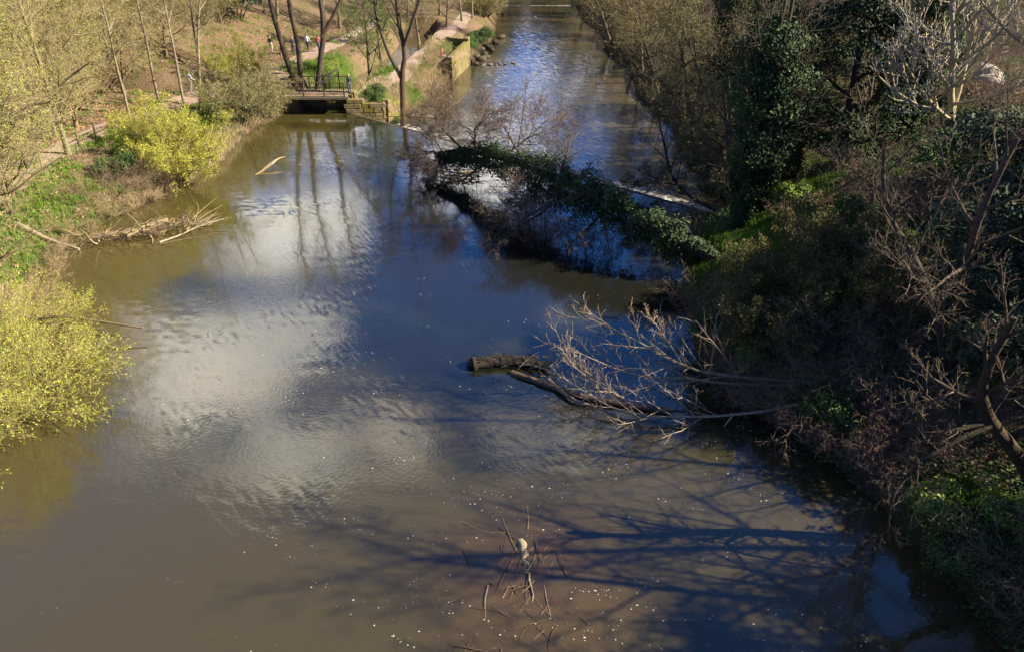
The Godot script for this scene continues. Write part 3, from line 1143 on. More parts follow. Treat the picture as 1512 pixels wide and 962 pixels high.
func kinds() -> void:
	var bud := {"per": 1, "l": 0.07, "w": 0.02, "c": Color(0.3, 0.3, 0.09), "spread": 0.06}
	tree_kind("bare_a", 15.0, 0.17, BARE, bud)
	tree_kind("bare_b", 16.5, 0.2, with(BARE, {"bark": Color(0.32, 0.27, 0.16), "twig": Color(0.45, 0.375, 0.2)}), bud)
	tree_kind("bare_c", 13.0, 0.15, with(BARE, {"twig": Color(0.34, 0.31, 0.14)}), {"per": 3, "l": 0.09, "w": 0.025, "c": Color(0.33, 0.35, 0.09), "spread": 0.1})
	var low := with(BARE, {"seg": [8, 7, 4, 3], "n": [24, 9, 7, 5], "ratio": [0.5, 0.5, 0.5, 0.6], "t0": [0.06, 0.15, 0.15, 0.1], "ang": [62, 48, 46, 42], "up": [0.02, 0.07, 0.05, 0.03, 0.03], "wob": [0.1, 0.15, 0.2, 0.25], "bark": Color(0.26, 0.21, 0.13), "twig": Color(0.52, 0.42, 0.23), "least": 0.010})
	tree_kind("low_a", 8.5, 0.14, low, {"per": 1, "l": 0.08, "w": 0.022, "c": Color(0.4, 0.38, 0.1), "spread": 0.06})
	tree_kind("low_b", 9.5, 0.15, with(low, {"twig": Color(0.44, 0.34, 0.22), "bark": Color(0.18, 0.14, 0.09)}), {"per": 2, "l": 0.07, "w": 0.02, "c": Color(0.42, 0.42, 0.11), "spread": 0.08})
	tree_kind("slim", 15.0, 0.13, with(BARE, {"n": [14, 6, 6, 4], "ratio": [0.22, 0.5, 0.5, 0.6], "t0": [0.35, 0.2, 0.15, 0.1], "bark": Color(0.42, 0.35, 0.22), "up": [0.02, 0.06, 0.05, 0.03, 0.02]}), bud)
	tree_kind("green_tree", 12.0, 0.2, with(BARE, {"n": [16, 7, 6, 4], "bark": Color(0.16, 0.13, 0.08)}), {"per": 4, "l": 0.12, "w": 0.04, "c": Color(0.13, 0.19, 0.045), "spread": 0.12})
	tree_kind("alder", 11.0, 0.2, with(BARE, {"n": [18, 8, 6, 4], "t0": [0.08, 0.15, 0.1, 0.1], "ratio": [0.42, 0.5, 0.5, 0.6], "ang": [68, 50, 48, 45], "bark": Color(0.12, 0.095, 0.065), "twig": Color(0.22, 0.17, 0.105)}), {"per": 3, "l": 0.1, "w": 0.028, "c": Color(0.22, 0.175, 0.08), "c2": Color(0.17, 0.18, 0.05), "share": 0.4, "spread": 0.1})
	tree_kind("dark_bare", 14.0, 0.19, with(BARE, {"n": [17, 8, 7, 4], "bark": Color(0.17, 0.135, 0.1), "twig": Color(0.27, 0.21, 0.145), "ratio": [0.4, 0.5, 0.5, 0.6]}))
	var W := {"seg": [6, 5, 3], "n": [9, 8, 6], "ang": [32, 34, 36], "ratio": [0.5, 0.5, 0.5], "up": [-0.02, 0.03, 0.02, 0.0], "wob": [0.1, 0.14, 0.2], "t0": [0.15, 0.15, 0.1], "bark": Color(0.2, 0.155, 0.07), "twig": Color(0.34, 0.3, 0.1), "tip": 0.35, "least": 0.004}
	shrub_kind("willow", 15, 4.4, 0.05, 1.1, W, {"per": 4, "l": 0.10, "w": 0.024, "c": Color(0.42, 0.42, 0.06), "c2": Color(0.36, 0.33, 0.08), "share": 0.35, "spread": 0.07})
	shrub_kind("leafy_willow", 14, 3.8, 0.045, 1.3, with(W, {"n": [7, 7, 5], "ratio": [0.78, 0.6, 0.6], "wob": [0.14, 0.18, 0.22], "least": 0.008, "twig": Color(0.46, 0.36, 0.16)}), {"per": 5, "l": 0.085, "w": 0.018, "c": Color(0.38, 0.42, 0.055), "c2": Color(0.2, 0.27, 0.045), "share": 0.35, "spread": 0.04})
	shrub_kind("olive_bush", 14, 4.6, 0.06, 1.2, with(W, {"twig": Color(0.25, 0.21, 0.11), "bark": Color(0.1, 0.08, 0.05), "up": [0.0, -0.02, -0.04, -0.05]}), {"per": 3, "l": 0.09, "w": 0.028, "c": Color(0.23, 0.23, 0.085), "c2": Color(0.3, 0.25, 0.12), "share": 0.4, "spread": 0.08})
	shrub_kind("broom", 18, 2.6, 0.03, 1.1, with(W, {"twig": Color(0.2, 0.17, 0.07), "bark": Color(0.12, 0.1, 0.055), "up": [0.0, 0.03, 0.03, 0.02]}), {"per": 3, "l": 0.09, "w": 0.02, "c": Color(0.105, 0.115, 0.026), "c2": Color(0.2, 0.15, 0.06), "share": 0.35, "spread": 0.06})
	var T := {"seg": [6, 4, 3], "n": [7, 5, 4], "ang": [42, 48, 45], "ratio": [0.5, 0.5, 0.55], "up": [-0.06, 0.0, 0.0, 0.0], "wob": [0.16, 0.2, 0.25], "t0": [0.15, 0.15, 0.1], "bark": Color(0.22, 0.165, 0.115), "twig": Color(0.30, 0.22, 0.155), "tip": 0.4, "least": 0.007}
	shrub_kind("thicket_brown", 13, 2.6, 0.022, 1.5, T)
	shrub_kind("thicket_red", 15, 2.0, 0.016, 1.2, with(T, {"bark": Color(0.24, 0.14, 0.09), "twig": Color(0.33, 0.2, 0.14)}))
	shrub_kind("thicket_tan", 13, 1.9, 0.014, 1.5, with(T, {"bark": Color(0.4, 0.3, 0.18), "twig": Color(0.47, 0.36, 0.21)}))
	shrub_kind("sapling", 3, 3.6, 0.022, 0.4, with(T, {"n": [9, 3, 2], "up": [0.03, 0.03, 0, 0], "bark": Color(0.22, 0.19, 0.10), "twig": Color(0.24, 0.21, 0.12), "wob": [0.07, 0.15, 0.2]}))
	# masses of leaves
	for q in [["ivy_bush", 8, 1.3, 5200, 0.1, 0.042, Color(0.05, 0.095, 0.025), Color(0.085, 0.13, 0.03)], ["herbs", 7, 0.9, 2600, 0.13, 0.045, Color(0.16, 0.25, 0.035), Color(0.24, 0.29, 0.06)], ["dark_holly", 7, 1.5, 5200, 0.1, 0.04, Color(0.04, 0.065, 0.03), Color(0.06, 0.085, 0.045)]]:
		var f := Shape.new()
		var st := Shape.new()
		var lumps := []
		for k in q[1]:
			var a: float = TAU * k / float(q[1])
			var rr: float = q[2]
			var o := Vector3(cos(a), 0, sin(a)) * rr * R.randf_range(0.2, 0.9) + Vector3(0, rr * R.randf_range(0.3, 0.9), 0)
			lumps.append([o, rr * R.randf_range(0.4, 0.65), 0.85])
			st.tube(PackedVector3Array([Vector3(o.x * 0.2, -0.1, o.z * 0.2), o * 0.6, o]), PackedFloat32Array([0.03, 0.022, 0.012]), 5, Color(0.1, 0.08, 0.05))
		leaf_mass(f, lumps, q[3], q[4], q[5], q[6], q[7])
		proto(q[0], [["stems", st, M.bark], ["foliage", f, M.gloss if q[0] != "herbs" else M.leaf]])
	# a yew: many lumps on a trunk
	for kind in ["yew", "yew_b"]:
		var f := Shape.new()
		var s := [Shape.new(), Shape.new()]
		var tips := []
		grow(s, Vector3(0, -0.2, 0), Vector3.UP, 9.0, 0.3, 0, with(BARE, {"n": [14, 4, 3, 2], "t0": [0.08, 0.2, 0.15, 0.1], "bark": Color(0.1, 0.07, 0.05), "twig": Color(0.08, 0.07, 0.04), "ang": [75, 50, 45, 42], "ratio": [0.36, 0.5, 0.5, 0.6]}), tips)
		var lumps := []
		for k in 46:
			var y := R.randf_range(0.12, 1.0)
			var a := R.randf() * TAU
			var reach := 3.1 * sqrt(maxf(0.05, 1.0 - pow(y, 2.2))) * R.randf_range(0.35, 1.0)
			lumps.append([Vector3(cos(a) * reach, y * 9.0, sin(a) * reach), R.randf_range(0.7, 1.25), 0.6])
		leaf_mass(f, lumps, 15000, 0.2, 0.05, Color(0.028, 0.05, 0.018), Color(0.045, 0.075, 0.022), 0.5)
		proto(kind, [["trunk", s[0], M.bark], ["crown", s[1], M.bark], ["foliage", f, M.gloss]])
	# a tree wrapped in ivy
	for kind in ["ivy_tree", "ivy_tree_b"]:
		var s := [Shape.new(), Shape.new()]
		var f := Shape.new()
		var tips := []
		grow(s, Vector3(0, -0.2, 0), Vector3(0.03, 1, 0.02), 14.0, 0.24, 0, with(BARE, {"n": [15, 7, 6, 4], "t0": [0.3, 0.2, 0.15, 0.1], "bark": Color(0.11, 0.09, 0.06), "twig": Color(0.17, 0.14, 0.09), "wob": [0.03, 0.14, 0.2, 0.25]}), tips)
		var line := PackedVector3Array()
		var rad := PackedFloat32Array()
		for k in 9:
			line.append(Vector3(0.05 * k, k * 1.3, 0.03 * k))
			rad.append([0.5, 0.65, 1.0, 1.5, 1.9, 2.2, 2.3, 2.0, 1.2][k] * R.randf_range(0.8, 1.2))
		ivy(f, line, rad, 21000, 0.15, 0.5, Color(0.03, 0.058, 0.017), Color(0.055, 0.09, 0.025))
		proto(kind, [["trunk", s[0], M.bark], ["crown", s[1], M.bark], ["foliage", f, M.gloss]])


# ---------------------------------------------------------------- the sunlit bank

func wood_place(x: float, z: float) -> String:
	if z > -48.0:
		return "in the corner above the nearest willow" if x > -40.0 else "deep in the wood at the picture's edge"
	if z > -64.0:
		return "just behind the post and rail fence" if x > -38.0 else "high up behind the post and rail fence"
	if z > -82.0:
		return "on the slope behind the lone walker" if x > -42.0 else "high up behind the lone walker"
	return "near the dark evergreen above the walkers" if x > -42.0 else "at the very top of the wood"


func left_bank() -> void:
	# the near willow that hangs over the pool, and its neighbours
	plant("leafy_willow", "willow_bush", "bright yellow-green willow bush hanging over the pool, nearest on the sunny bank", "bush", -19.9, -25.4, 0.4, 0.95, "", Vector2(0.12, 0))
	plant("leafy_willow", "willow_bush", "smaller bright green willow bush tucked behind the nearest one at the picture's edge", "bush", -21.6, -28.2, 2.0, 0.8, "", Vector2(0.12, 0))
	plant("leafy_willow", "willow_bush", "leafy willow shoots low over the pool below the nearest bright bush", "bush", -20.4, -22.6, 3.5, 0.66, "", Vector2(0.1, 0.0))
	plant("willow", "willow_bush", "round golden-green willow bush standing at the water's edge", "bush", -22.4, -50.6, 0.0, 0.93, "", Vector2(0.08, 0.05))
	plant("willow", "willow_bush", "golden willow behind the round golden-green one", "bush", -24.4, -53.2, 1.3, 0.72)
	plant("olive_bush", "olive_bush", "big grey-olive bush leaning over the pool next to the footbridge", "bush", -22.0, -63.4, 0.7, 1.0, "", Vector2(0.1, 0.06))
	plant("olive_bush", "olive_bush", "grey-olive bush close against the footbridge end", "bush", -21.0, -67.0, 2.2, 0.7, "", Vector2(0.06, 0.1))
	plant("willow", "willow_bush", "yellow-green bush behind the grey-olive one, beside the walkers' path", "bush", -24.3, -70.8, 3.0, 0.75)
	plant("dark_holly", "holly_bush", "dark evergreen bush on the leaf-covered slope above the walkers", "bush", -30.5, -92.0, 0.0, 2.2)
	plant("ivy_bush", "ivy_bush", "dark green bush in front of the round golden willow", "bush", -25.3, -48.4, 0.0, 0.9)
	plant("ivy_bush", "ivy_bush", "dark green bush beside the long grass at the picture's edge", "bush", -29.0, -39.0, 1.0, 0.8)
	plant("ivy_bush", "ivy_bush", "green bush at the end of the iron railing", "bush", -12.3, -71.0, 1.0, 0.75)
	plant("ivy_bush", "ivy_bush", "dark bush at the foot of the forked tree by the weir", "bush", -10.7, -69.9, 2.0, 0.6)
	for q in [[-20.6, -41.9, 0.55, "dead twiggy brush caught behind the cut log of the driftwood raft"], [-23.4, -40.9, 0.5, "dead twiggy brush on the bank end of the driftwood raft"], [-18.9, -42.7, 0.5, "dead twiggy brush at the river end of the driftwood raft"]]:
		var tb := plant("thicket_tan", "dry_brush", q[3], "brush", q[0], q[1], q[0], q[2])
		tb.position.y = 0.0
	plant("thicket_brown", "bramble", "brown bramble tangle on the bank below the dark green bush", "bramble", -24.8, -45.8, 0.0, 0.9)
	plant("thicket_brown", "bramble", "brown tangle just left of the round golden willow at the waterline", "bramble", -24.2, -48.2, 2.0, 0.8)
	var tan := [[-25.0, -43.4], [-25.8, -41.4], [-25.2, -39.2], [-24.0, -36.0], [-23.0, -33.4], [-22.6, -31.2], [-26.6, -45.0], [-26.0, -34.6], [-22.9, -32.2], [-23.6, -34.6], [-24.6, -37.6], [-24.9, -40.4], [-24.3, -44.4], [-23.0, -47.0]]
	for k in tan.size():
		plant("thicket_tan", "dry_brush", "dry straw-coloured brush on the grassy bank above the driftwood", "brush", tan[k][0], tan[k][1], k * 1.7, 0.75, "dry brush on the sunny bank")
	for k in 11:
		var q: Array = [[-9.2, -71.0], [-8.6, -73.6], [-7.9, -76.2], [-8.4, -78.6], [-7.6, -80.4], [-7.2, -83.0], [-8.2, -85.0], [-9.3, -76.4], [-9.4, -80.6], [-8.6, -88.0], [-7.6, -90.2]][k]
		plant("thicket_tan", "dry_brush", "dry straw-coloured scrub on the bank between weir and river wall", "brush", q[0], q[1], k * 2.3, 0.85, "dry scrub past the weir")
	# trunks one can tell apart
	plant("slim", "slim_tree", "slim straight pale trunk beside the walker on the wood path", "tree", -26.0, -62.1, 0.0, 1.0, "", Vector2(0.03, 0))
	plant("slim", "slim_tree", "slim trunk leaning over the path just behind the golden willow", "tree", -28.4, -63.2, 2.0, 0.95)
	plant("slim", "slim_tree", "thin pale trunk with short side branches left of the golden willow", "tree", -28.2, -57.4, 4.0, 0.9)
	hero_tree("forked_tree", "slim forked tree leaning right on the grass behind the olive bush", "", [[[grounded(-25.2, -63.2, -0.1), Vector3(-24.7, 5.0, -63.4), Vector3(-24.2, 8.4, -63.8), Vector3(-23.0, 12.5, -64.0)], 0.13, 0.05, 1.2, 0.4], [[Vector3(-24.6, 5.6, -63.4), Vector3(-24.7, 9, -64.0), Vector3(-24.3, 13.5, -64.5)], 0.09, 0.03, 1.0, 0.2]], with(BARE, {"n": [9, 6, 5, 4], "ratio": [0.3, 0.5, 0.5, 0.6], "bark": Color(0.36, 0.3, 0.19)}), 0.35)
	plant("bare_b", "woodland_tree", "bare tree with many crossing limbs beside the path fence", "tree", -29.1, -49.8, 1.0, 0.9)
	plant("bare_c", "woodland_tree", "bare budding tree just left of the one by the path fence", "tree", -30.3, -47.2, 3.0, 0.95)
	# a limb that reaches into view from a tree beside the frame
	hero_tree("overhanging_tree", "bare tree at the picture's edge stretching dark crooked limbs across the wood", "", [[[grounded(-31.5, -44.0, -0.2), Vector3(-31.3, 4.0, -44.6), Vector3(-31.0, 8.0, -45.0), Vector3(-31.5, 14.0, -45.5)], 0.3, 0.1, 1.3, 0.5], [[Vector3(-31.2, 4.9, -44.8), Vector3(-30.1, 5.9, -46.0), Vector3(-28.0, 6.4, -47.0), Vector3(-26.8, 7.4, -47.9), Vector3(-25.2, 8.4, -48.2)], 0.15, 0.04, 1.0, 0.3], [[Vector3(-31.4, 3.0, -44.4), Vector3(-28.5, 3.6, -40.2), Vector3(-25.8, 4.0, -37.6), Vector3(-24.4, 4.8, -38.4), Vector3(-23.4, 5.4, -39.4)], 0.14, 0.03, 1.0, 0.3]], with(BARE, {"n": [9, 6, 5, 4], "ratio": [0.3, 0.5, 0.5, 0.6], "bark": Color(0.12, 0.09, 0.06)}), 0.4, {"per": 1, "l": 0.07, "w": 0.02, "c": Color(0.3, 0.31, 0.09)})
	hero_tree("overhanging_tree", "low dark limb poking in from the edge above the nearest willow", "", [[[grounded(-27.5, -31.0, -0.2), Vector3(-26.2, 2.2, -31.6), Vector3(-24.2, 2.6, -32.4), Vector3(-23.2, 2.9, -33.2), Vector3(-22.8, 3.5, -34.6)], 0.12, 0.03, 1.2, 0.4]], with(BARE, {"n": [8, 5, 4, 3], "ratio": [0.3, 0.5, 0.5, 0.6], "bark": Color(0.12, 0.09, 0.06)}), 0.4)
	# the wood on the slope
	var spots := []
	var tries := 0
	while spots.size() < 58 and tries < 4000:
		tries += 1
		var p := Vector2(R.randf_range(-62, -31.5), R.randf_range(-104, -24))
		var ok := true
		for s in spots:
			if s.distance_to(p) < 3.4:
				ok = false
		if p.x > -34.5 and p.y < -64.0:
			ok = false
		if ok:
			spots.append(p)
	for k in spots.size():
		plant(["bare_a", "bare_b", "bare_c", "slim"][k % 4], "woodland_tree", "tall bare tan-twigged tree " + wood_place(spots[k].x, spots[k].y), "tree", spots[k].x, spots[k].y, k * 2.1, R.randf_range(0.8, 1.1), "bare trees of the wood on the sunny slope", Vector2(R.randf_range(-0.02, 0.08), R.randf_range(-0.04, 0.04)))
	for q in [[-28.4, -41.5, "bare_c", "budding bare tree on the grass above the driftwood raft"], [-30.0, -37.5, "bare_a", "bare tree at the picture's edge above the long grass"], [-27.6, -34.4, "bare_c", "bare budding tree at the edge between nearest willow and long grass"], [-33.2, -42.0, "bare_b", "bare tree behind the dark crooked limbs at the picture's edge"], [-31.8, -53.5, "bare_a", "bare tree across the path from the post and rail fence"]]:
		plant(q[2], "bank_tree", q[3], "tree", q[0], q[1], q[0], 0.85, "", Vector2(0.05, 0.0))
	var near := [[-29.4, -43.4], [-28.2, -36.6], [-27.0, -31.8], [-31.0, -40.4], [-32.6, -46.6], [-33.4, -51.0], [-31.6, -34.0], [-33.0, -57.0], [-35.0, -54.0], [-36.0, -48.0], [-35.6, -60.5], [-37.5, -66.0], [-38.5, -57.5], [-40.0, -62.0], [-35.0, -42.5], [-41.0, -70.0], [-36.5, -72.5], [-43.0, -77.0], [-38.0, -80.0], [-45.0, -66.0], [-42.0, -52.0], [-34.5, -64.0], [-35.5, -77.0], [-33.5, -84.0], [-31.0, -88.0], [-37.0, -86.0], [-47.0, -58.0], [-40.5, -46.0], [-39.0, -38.0], [-34.0, -70.5], [-37.0, -74.5], [-40.5, -79.0], [-34.5, -80.5], [-44.0, -84.0], [-39.5, -88.0], [-36.5, -92.5], [-43.0, -73.0], [-46.5, -79.0], [-33.0, -61.0], [-31.8, -56.5], [-32.6, -66.4], [-41.5, -92.0], [-47.0, -70.0], [-31.2, -73.0], [-34.2, -75.6], [-36.0, -83.0], [-33.8, -88.4], [-32.6, -94.0], [-38.6, -96.0], [-40.0, -84.0], [-43.5, -89.0], [-37.6, -70.2], [-35.2, -97.0]]
	for k in near.size():
		var nearer: bool = near[k][0] > -32.0
		plant("low_a" if k % 2 else "low_b", "twiggy_tree", "low spreading tan-twigged tree " + ("between the pool's sunny edge and the path" if nearer else wood_place(near[k][0], near[k][1])), "tree", near[k][0], near[k][1], k * 2.4, R.randf_range(0.8, 1.1), "twiggy trees by the pool's sunny edge" if nearer else "twiggy trees up the sunny slope")
	for k in 44:
		var x := R.randf_range(-50, -31.8)
		var z := R.randf_range(-95, -30)
		plant(["thicket_tan", "olive_bush", "thicket_tan", "thicket_brown"][k % 4], "undergrowth_bush", "leafless tan undergrowth bush " + wood_place(x, z), "bush", x, z, k * 1.1, R.randf_range(0.6, 1.1), "undergrowth of the sunny slope")
	# trees round the footbridge and the lawn
	var big := with(BARE, {"n": [12, 7, 6, 4], "ratio": [0.32, 0.5, 0.5, 0.6], "bark": Color(0.15, 0.11, 0.075), "twig": Color(0.27, 0.21, 0.13)})
	hero_tree("riverside_tree", "dark twin-stemmed tall tree rising just behind the footbridge", "", [[[grounded(-19.4, -71.2, -0.2), Vector3(-20.2, 5.0, -71.6), Vector3(-20.9, 9.5, -72.0), Vector3(-21.2, 15, -72.0), Vector3(-20.8, 20, -72.0)], 0.26, 0.05, 1.4, 0.45], [[grounded(-19.0, -71.4, -0.2), Vector3(-18.9, 5.0, -71.8), Vector3(-19.3, 9.5, -72.4), Vector3(-18.9, 15, -72.8), Vector3(-18.3, 20.0, -73.0)], 0.27, 0.05, 1.4, 0.45]], big, 0.4, {}, "tree", 9, M.trunk)
	hero_tree("riverside_tree", "tall dark tree with a leaning trunk that forks over the walkers' path", "", [[[grounded(-18.2, -72.3, -0.2), Vector3(-17.3, 3.6, -72.8), Vector3(-16.8, 6.5, -73.2), Vector3(-16.8, 11.0, -73.4), Vector3(-16.2, 19.0, -73.8)], 0.3, 0.06, 1.5, 0.5], [[Vector3(-17.0, 5.6, -73.0), Vector3(-15.2, 8.4, -73.6), Vector3(-13.6, 12.0, -74.2), Vector3(-12.4, 17.0, -74.5)], 0.18, 0.04, 1.0, 0.3]], big, 0.45, {}, "tree", 9, M.trunk)
	hero_tree("riverside_tree", "dark forked tree standing at the land end of the weir", "", [[[grounded(-9.7, -68.6, -0.2) + Vector3(0, 0.3, 0), Vector3(-9.5, 2.8, -69.0), Vector3(-9.2, 5.0, -69.2), Vector3(-9.6, 9.0, -69.6), Vector3(-9.3, 18.0, -70.0)], 0.3, 0.05, 1.5, 0.45], [[Vector3(-9.6, 2.9, -69.0), Vector3(-10.9, 6.0, -69.2), Vector3(-11.5, 9.5, -69.4), Vector3(-11.6, 14.0, -69.6)], 0.17, 0.04, 1.0, 0.3], [[Vector3(-9.2, 5.4, -69.2), Vector3(-7.8, 8.8, -69.4), Vector3(-6.4, 12.5, -69.8), Vector3(-5.8, 16.5, -70.2)], 0.16, 0.04, 1.0, 0.3]], big, 0.45, {}, "tree", 9, M.trunk)
	plant("green_tree", "young_tree", "young tree with fresh green leaves between path and lawn", "tree", -13.6, -76.0, 0.0, 0.85)
	plant("green_tree", "young_tree", "green-leaved tree further back past the young one", "tree", -14.6, -90.0, 2.0, 0.9)
	var park := [[-8.2, -103.0], [-6.6, -109.0], [-5.4, -113.0], [-9.6, -110.0], [-11.5, -101.0], [-13.5, -108.0], [-16.5, -100.0], [-20.5, -98.0], [-23.5, -104.0], [-9.0, -118.0], [-5.0, -121.0], [-12.5, -124.0], [-18.0, -114.0], [-27.5, -97.0], [-6.0, -132.0], [-4.6, -126.0]]
	for k in park.size():
		plant(["bare_a", "bare_b", "slim"][k % 3], "park_tree", "bare tree in the wood beyond the walled lawn", "tree", park[k][0], park[k][1], k * 1.9, R.randf_range(0.75, 1.0), "bare trees beyond the walled lawn")
	var far := [[-4.2, -117.5], [-3.6, -122.0], [-3.4, -127.5], [-3.4, -133.0], [-4.0, -139.0], [-5.5, -146.0]]
	for k in far.size():
		plant("olive_bush", "bank_bush", "pale olive bush on the river edge beyond the boulders", "bush", far[k][0], far[k][1], k * 2.0, 0.9, "bushes on the far river edge")
	for k in 7:
		plant("ivy_bush", "bank_bush", "low green bush on the bank above the dark boulders", "bush", -5.6 + k * 0.35, -97.6 - k * 1.9, k * 1.3, 0.85, "green bushes above the boulders")


# ---------------------------------------------------------------- the shaded bank

func cane_place(x: float, z: float) -> String:
	if z > -16.0:
		return "in the bottom corner beside the dark leafy mound"
	if x < 10.0:
		return "at the waterline by the dead branches" if z > -28.5 else "along the water below the olive broom bushes"
	if x < 15.5 and z > -27.0:
		return "on the low bank below the twin-stemmed tree"
	if z < -33.0:
		return "on the slope under the bare pale tree"
	return "high on the slope behind the twin-stemmed tree"


func right_bank() -> void:
	plant("ivy_tree", "ivy_tree", "tall tree wrapped in dark ivy standing by the lit grass at the weir", "tree", 12.4, -39.8, 0.0, 1.05)
	plant("ivy_tree_b", "ivy_tree", "second ivy-wrapped trunk close behind the one at the lit grass", "tree", 13.6, -41.4, 2.0, 1.0)
	plant("ivy_tree", "ivy_tree", "ivy-wrapped tree further up the bank behind the pair at the weir", "tree", 17.2, -46.5, 4.0, 1.0)
	plant("ivy_tree_b", "ivy_tree", "ivy-covered tree behind the bare pale tree", "tree", 23.4, -46.0, 1.0, 0.85)
	plant("ivy_tree_b", "ivy_tree", "ivy-wrapped tree on the bank just outside the bottom corner", "tree", 16.4, -10.6, 3.0, 0.9)
	plant("ivy_tree", "ivy_tree", "dark ivy-wrapped tree behind the alders below the weir", "tree", 17.6, -55.0, 2.5, 1.1)
	plant("ivy_tree_b", "ivy_tree", "ivy-wrapped tree at the top edge above the shaded river", "tree", 17.4, -64.0, 1.5, 1.1)
	hero_tree("leaning_alder", "small dark alder leaning out over the weir's far end", "", [[[grounded(12.9, -44.2, -0.2), Vector3(11.0, 0.9, -45.6), Vector3(9.9, 2.0, -46.2), Vector3(9.3, 3.8, -46.6), Vector3(8.6, 6.2, -47.2)], 0.14, 0.03, 1.3, 0.3], [[Vector3(10.4, 1.5, -45.9), Vector3(8.6, 1.9, -45.2), Vector3(7.0, 1.7, -44.8)], 0.06, 0.015, 1.0, 0.2]], with(BARE, {"n": [11, 6, 5, 4], "ratio": [0.38, 0.5, 0.5, 0.6], "bark": Color(0.08, 0.065, 0.045), "twig": Color(0.14, 0.11, 0.065)}), 0.3, {"per": 2, "l": 0.08, "w": 0.025, "c": Color(0.14, 0.13, 0.045), "spread": 0.08})
	var al := [[14.2, -48.6, 0.85], [14.6, -54.0, 0.95], [15.4, -60.5, 1.0], [15.6, -68.0, 1.0], [15.6, -76.0, 1.0], [15.6, -85.0, 1.0], [15.2, -94.0, 1.0], [14.8, -104.0, 1.05], [14.4, -114.0, 1.0], [14.2, -124.0, 1.0], [13.8, -134.0, 1.0], [13.4, -144.0, 1.0], [13.6, -45.8, 0.6]]
	for k in al.size():
		plant("alder", "alder_tree", "brown-twigged alder leaning over the shaded river, %s counting from the weir upward" % ["second", "third", "fourth", "fifth", "sixth", "seventh", "eighth", "ninth", "tenth", "eleventh", "twelfth", "thirteenth", "nearest"][k], "tree", lerp_table(BANK_R, al[k][1]) + 0.9, al[k][1], k * 2.2, al[k][2] * R.randf_range(0.8, 1.25), "alders along the shaded river edge", Vector2(R.randf_range(-0.36, -0.12), R.randf_range(-0.08, 0.08)))
	for q in [[19.8, -45.5, 1.15, "large black-green yew behind the bare pale tree"], [25.0, -54.0, 1.2, "dark yew higher on the slope behind the large yew"], [19.5, -58.0, 1.1, "dark yew behind the riverside alders"], [20.0, -72.0, 1.1, "dark yew far down the shaded bank"], [19.0, -90.0, 1.1, "dark yew beside the river near the top of the picture"], [18.0, -112.0, 1.1, "farthest dark yew above the shaded river edge"], [17.0, -132.0, 1.1, "dark evergreen at the bend of the far river"], [8.0, -166.0, 1.5, "dark evergreen closing off the far river"], [-2.0, -168.0, 1.5, "second dark evergreen closing off the far river"], [29.0, -27.5, 1.2, "dark yew high on the slope outside the edge behind the twin-stemmed tree"], [25.4, -23.4, 0.85, "dark yew on the slope outside the edge above the leaning trunk"], [27.5, -12.5, 1.1, "dark yew high on the slope outside the bottom corner"], [17.0, -6.5, 1.25, "dark yew beside the bridge, just outside the bottom corner"]]:
		plant("yew" if int(q[0]) % 2 else "yew_b", "yew_tree", q[3], "tree", q[0], q[1], q[0] * 1.7, q[2])
	# the pale ash with upturned branch tips
	var ash := {"seg": [8, 6, 4], "n": [18, 8, 4], "ang": [60, 42, 38], "ratio": [0.52, 0.42, 0.5], "up": [0.0, 0.13, 0.2, 0.25], "wob": [0.05, 0.12, 0.16], "t0": [0.15, 0.25, 0.2], "bark": Color(0.5, 0.43, 0.3), "twig": Color(0.58, 0.5, 0.36), "least": 0.026, "tip": 0.45, "thin": 0.6}
	hero_tree("pale_ash", "bare pale tree with upturned branch ends catching the sun before the black yew", "", [[[grounded(23.4, -40.6, -0.2), Vector3(22.6, 8.2, -40.6), Vector3(21.6, 11.4, -40.2), Vector3(20.2, 14.4, -39.8)], 0.2, 0.06, 1.3, 0.15], [[Vector3(22.9, 7.2, -40.6), Vector3(23.0, 10.5, -40.9), Vector3(22.6, 15.0, -41.0)], 0.15, 0.05, 1.0, 0.15], [[Vector3(22.8, 7.0, -40.5), Vector3(20.6, 8.6, -39.6), Vector3(18.6, 10.8, -39.2)], 0.12, 0.035, 1.0, 0.2]], ash, 0.2)
	hero_tree("pale_ash", "bare pale tree at the top corner right of the upturned one", "", [[[grounded(26.2, -38.2, -0.2), Vector3(26.0, 10.5, -38.4), Vector3(25.2, 14.8, -38.4), Vector3(24.8, 18.0, -38.6)], 0.2, 0.05, 1.3, 0.2], [[Vector3(26.0, 10.0, -38.4), Vector3(27.4, 13.0, -38.2), Vector3(28.2, 17.0, -38.0)], 0.13, 0.04, 1.0, 0.2]], ash, 0.2)
	# the twin-stemmed tree on the slope
	var dk := with(BARE, {"n": [12, 7, 6, 4], "ratio": [0.36, 0.5, 0.5, 0.6], "bark": Color(0.15, 0.115, 0.08), "twig": Color(0.22, 0.17, 0.115)})
	hero_tree("twin_stemmed_tree", "bare twin-stemmed tree whose dark stems spread in a V on the near slope", "", [[[grounded(15.8, -23.5, -0.2), Vector3(14.4, 5.0, -22.9), Vector3(13.2, 7.0, -22.8), Vector3(12.3, 8.6, -24.0), Vector3(12.0, 10.4, -24.6)], 0.17, 0.05, 1.3, 0.25], [[grounded(16.2, -23.9, -0.2), Vector3(15.6, 5.2, -23.8), Vector3(14.9, 8.0, -23.2), Vector3(15.1, 11.0, -23.0), Vector3(15.8, 14.5, -22.8)], 0.18, 0.05, 1.3, 0.25]], dk, 0.25, {}, "tree", 9, M.trunk)
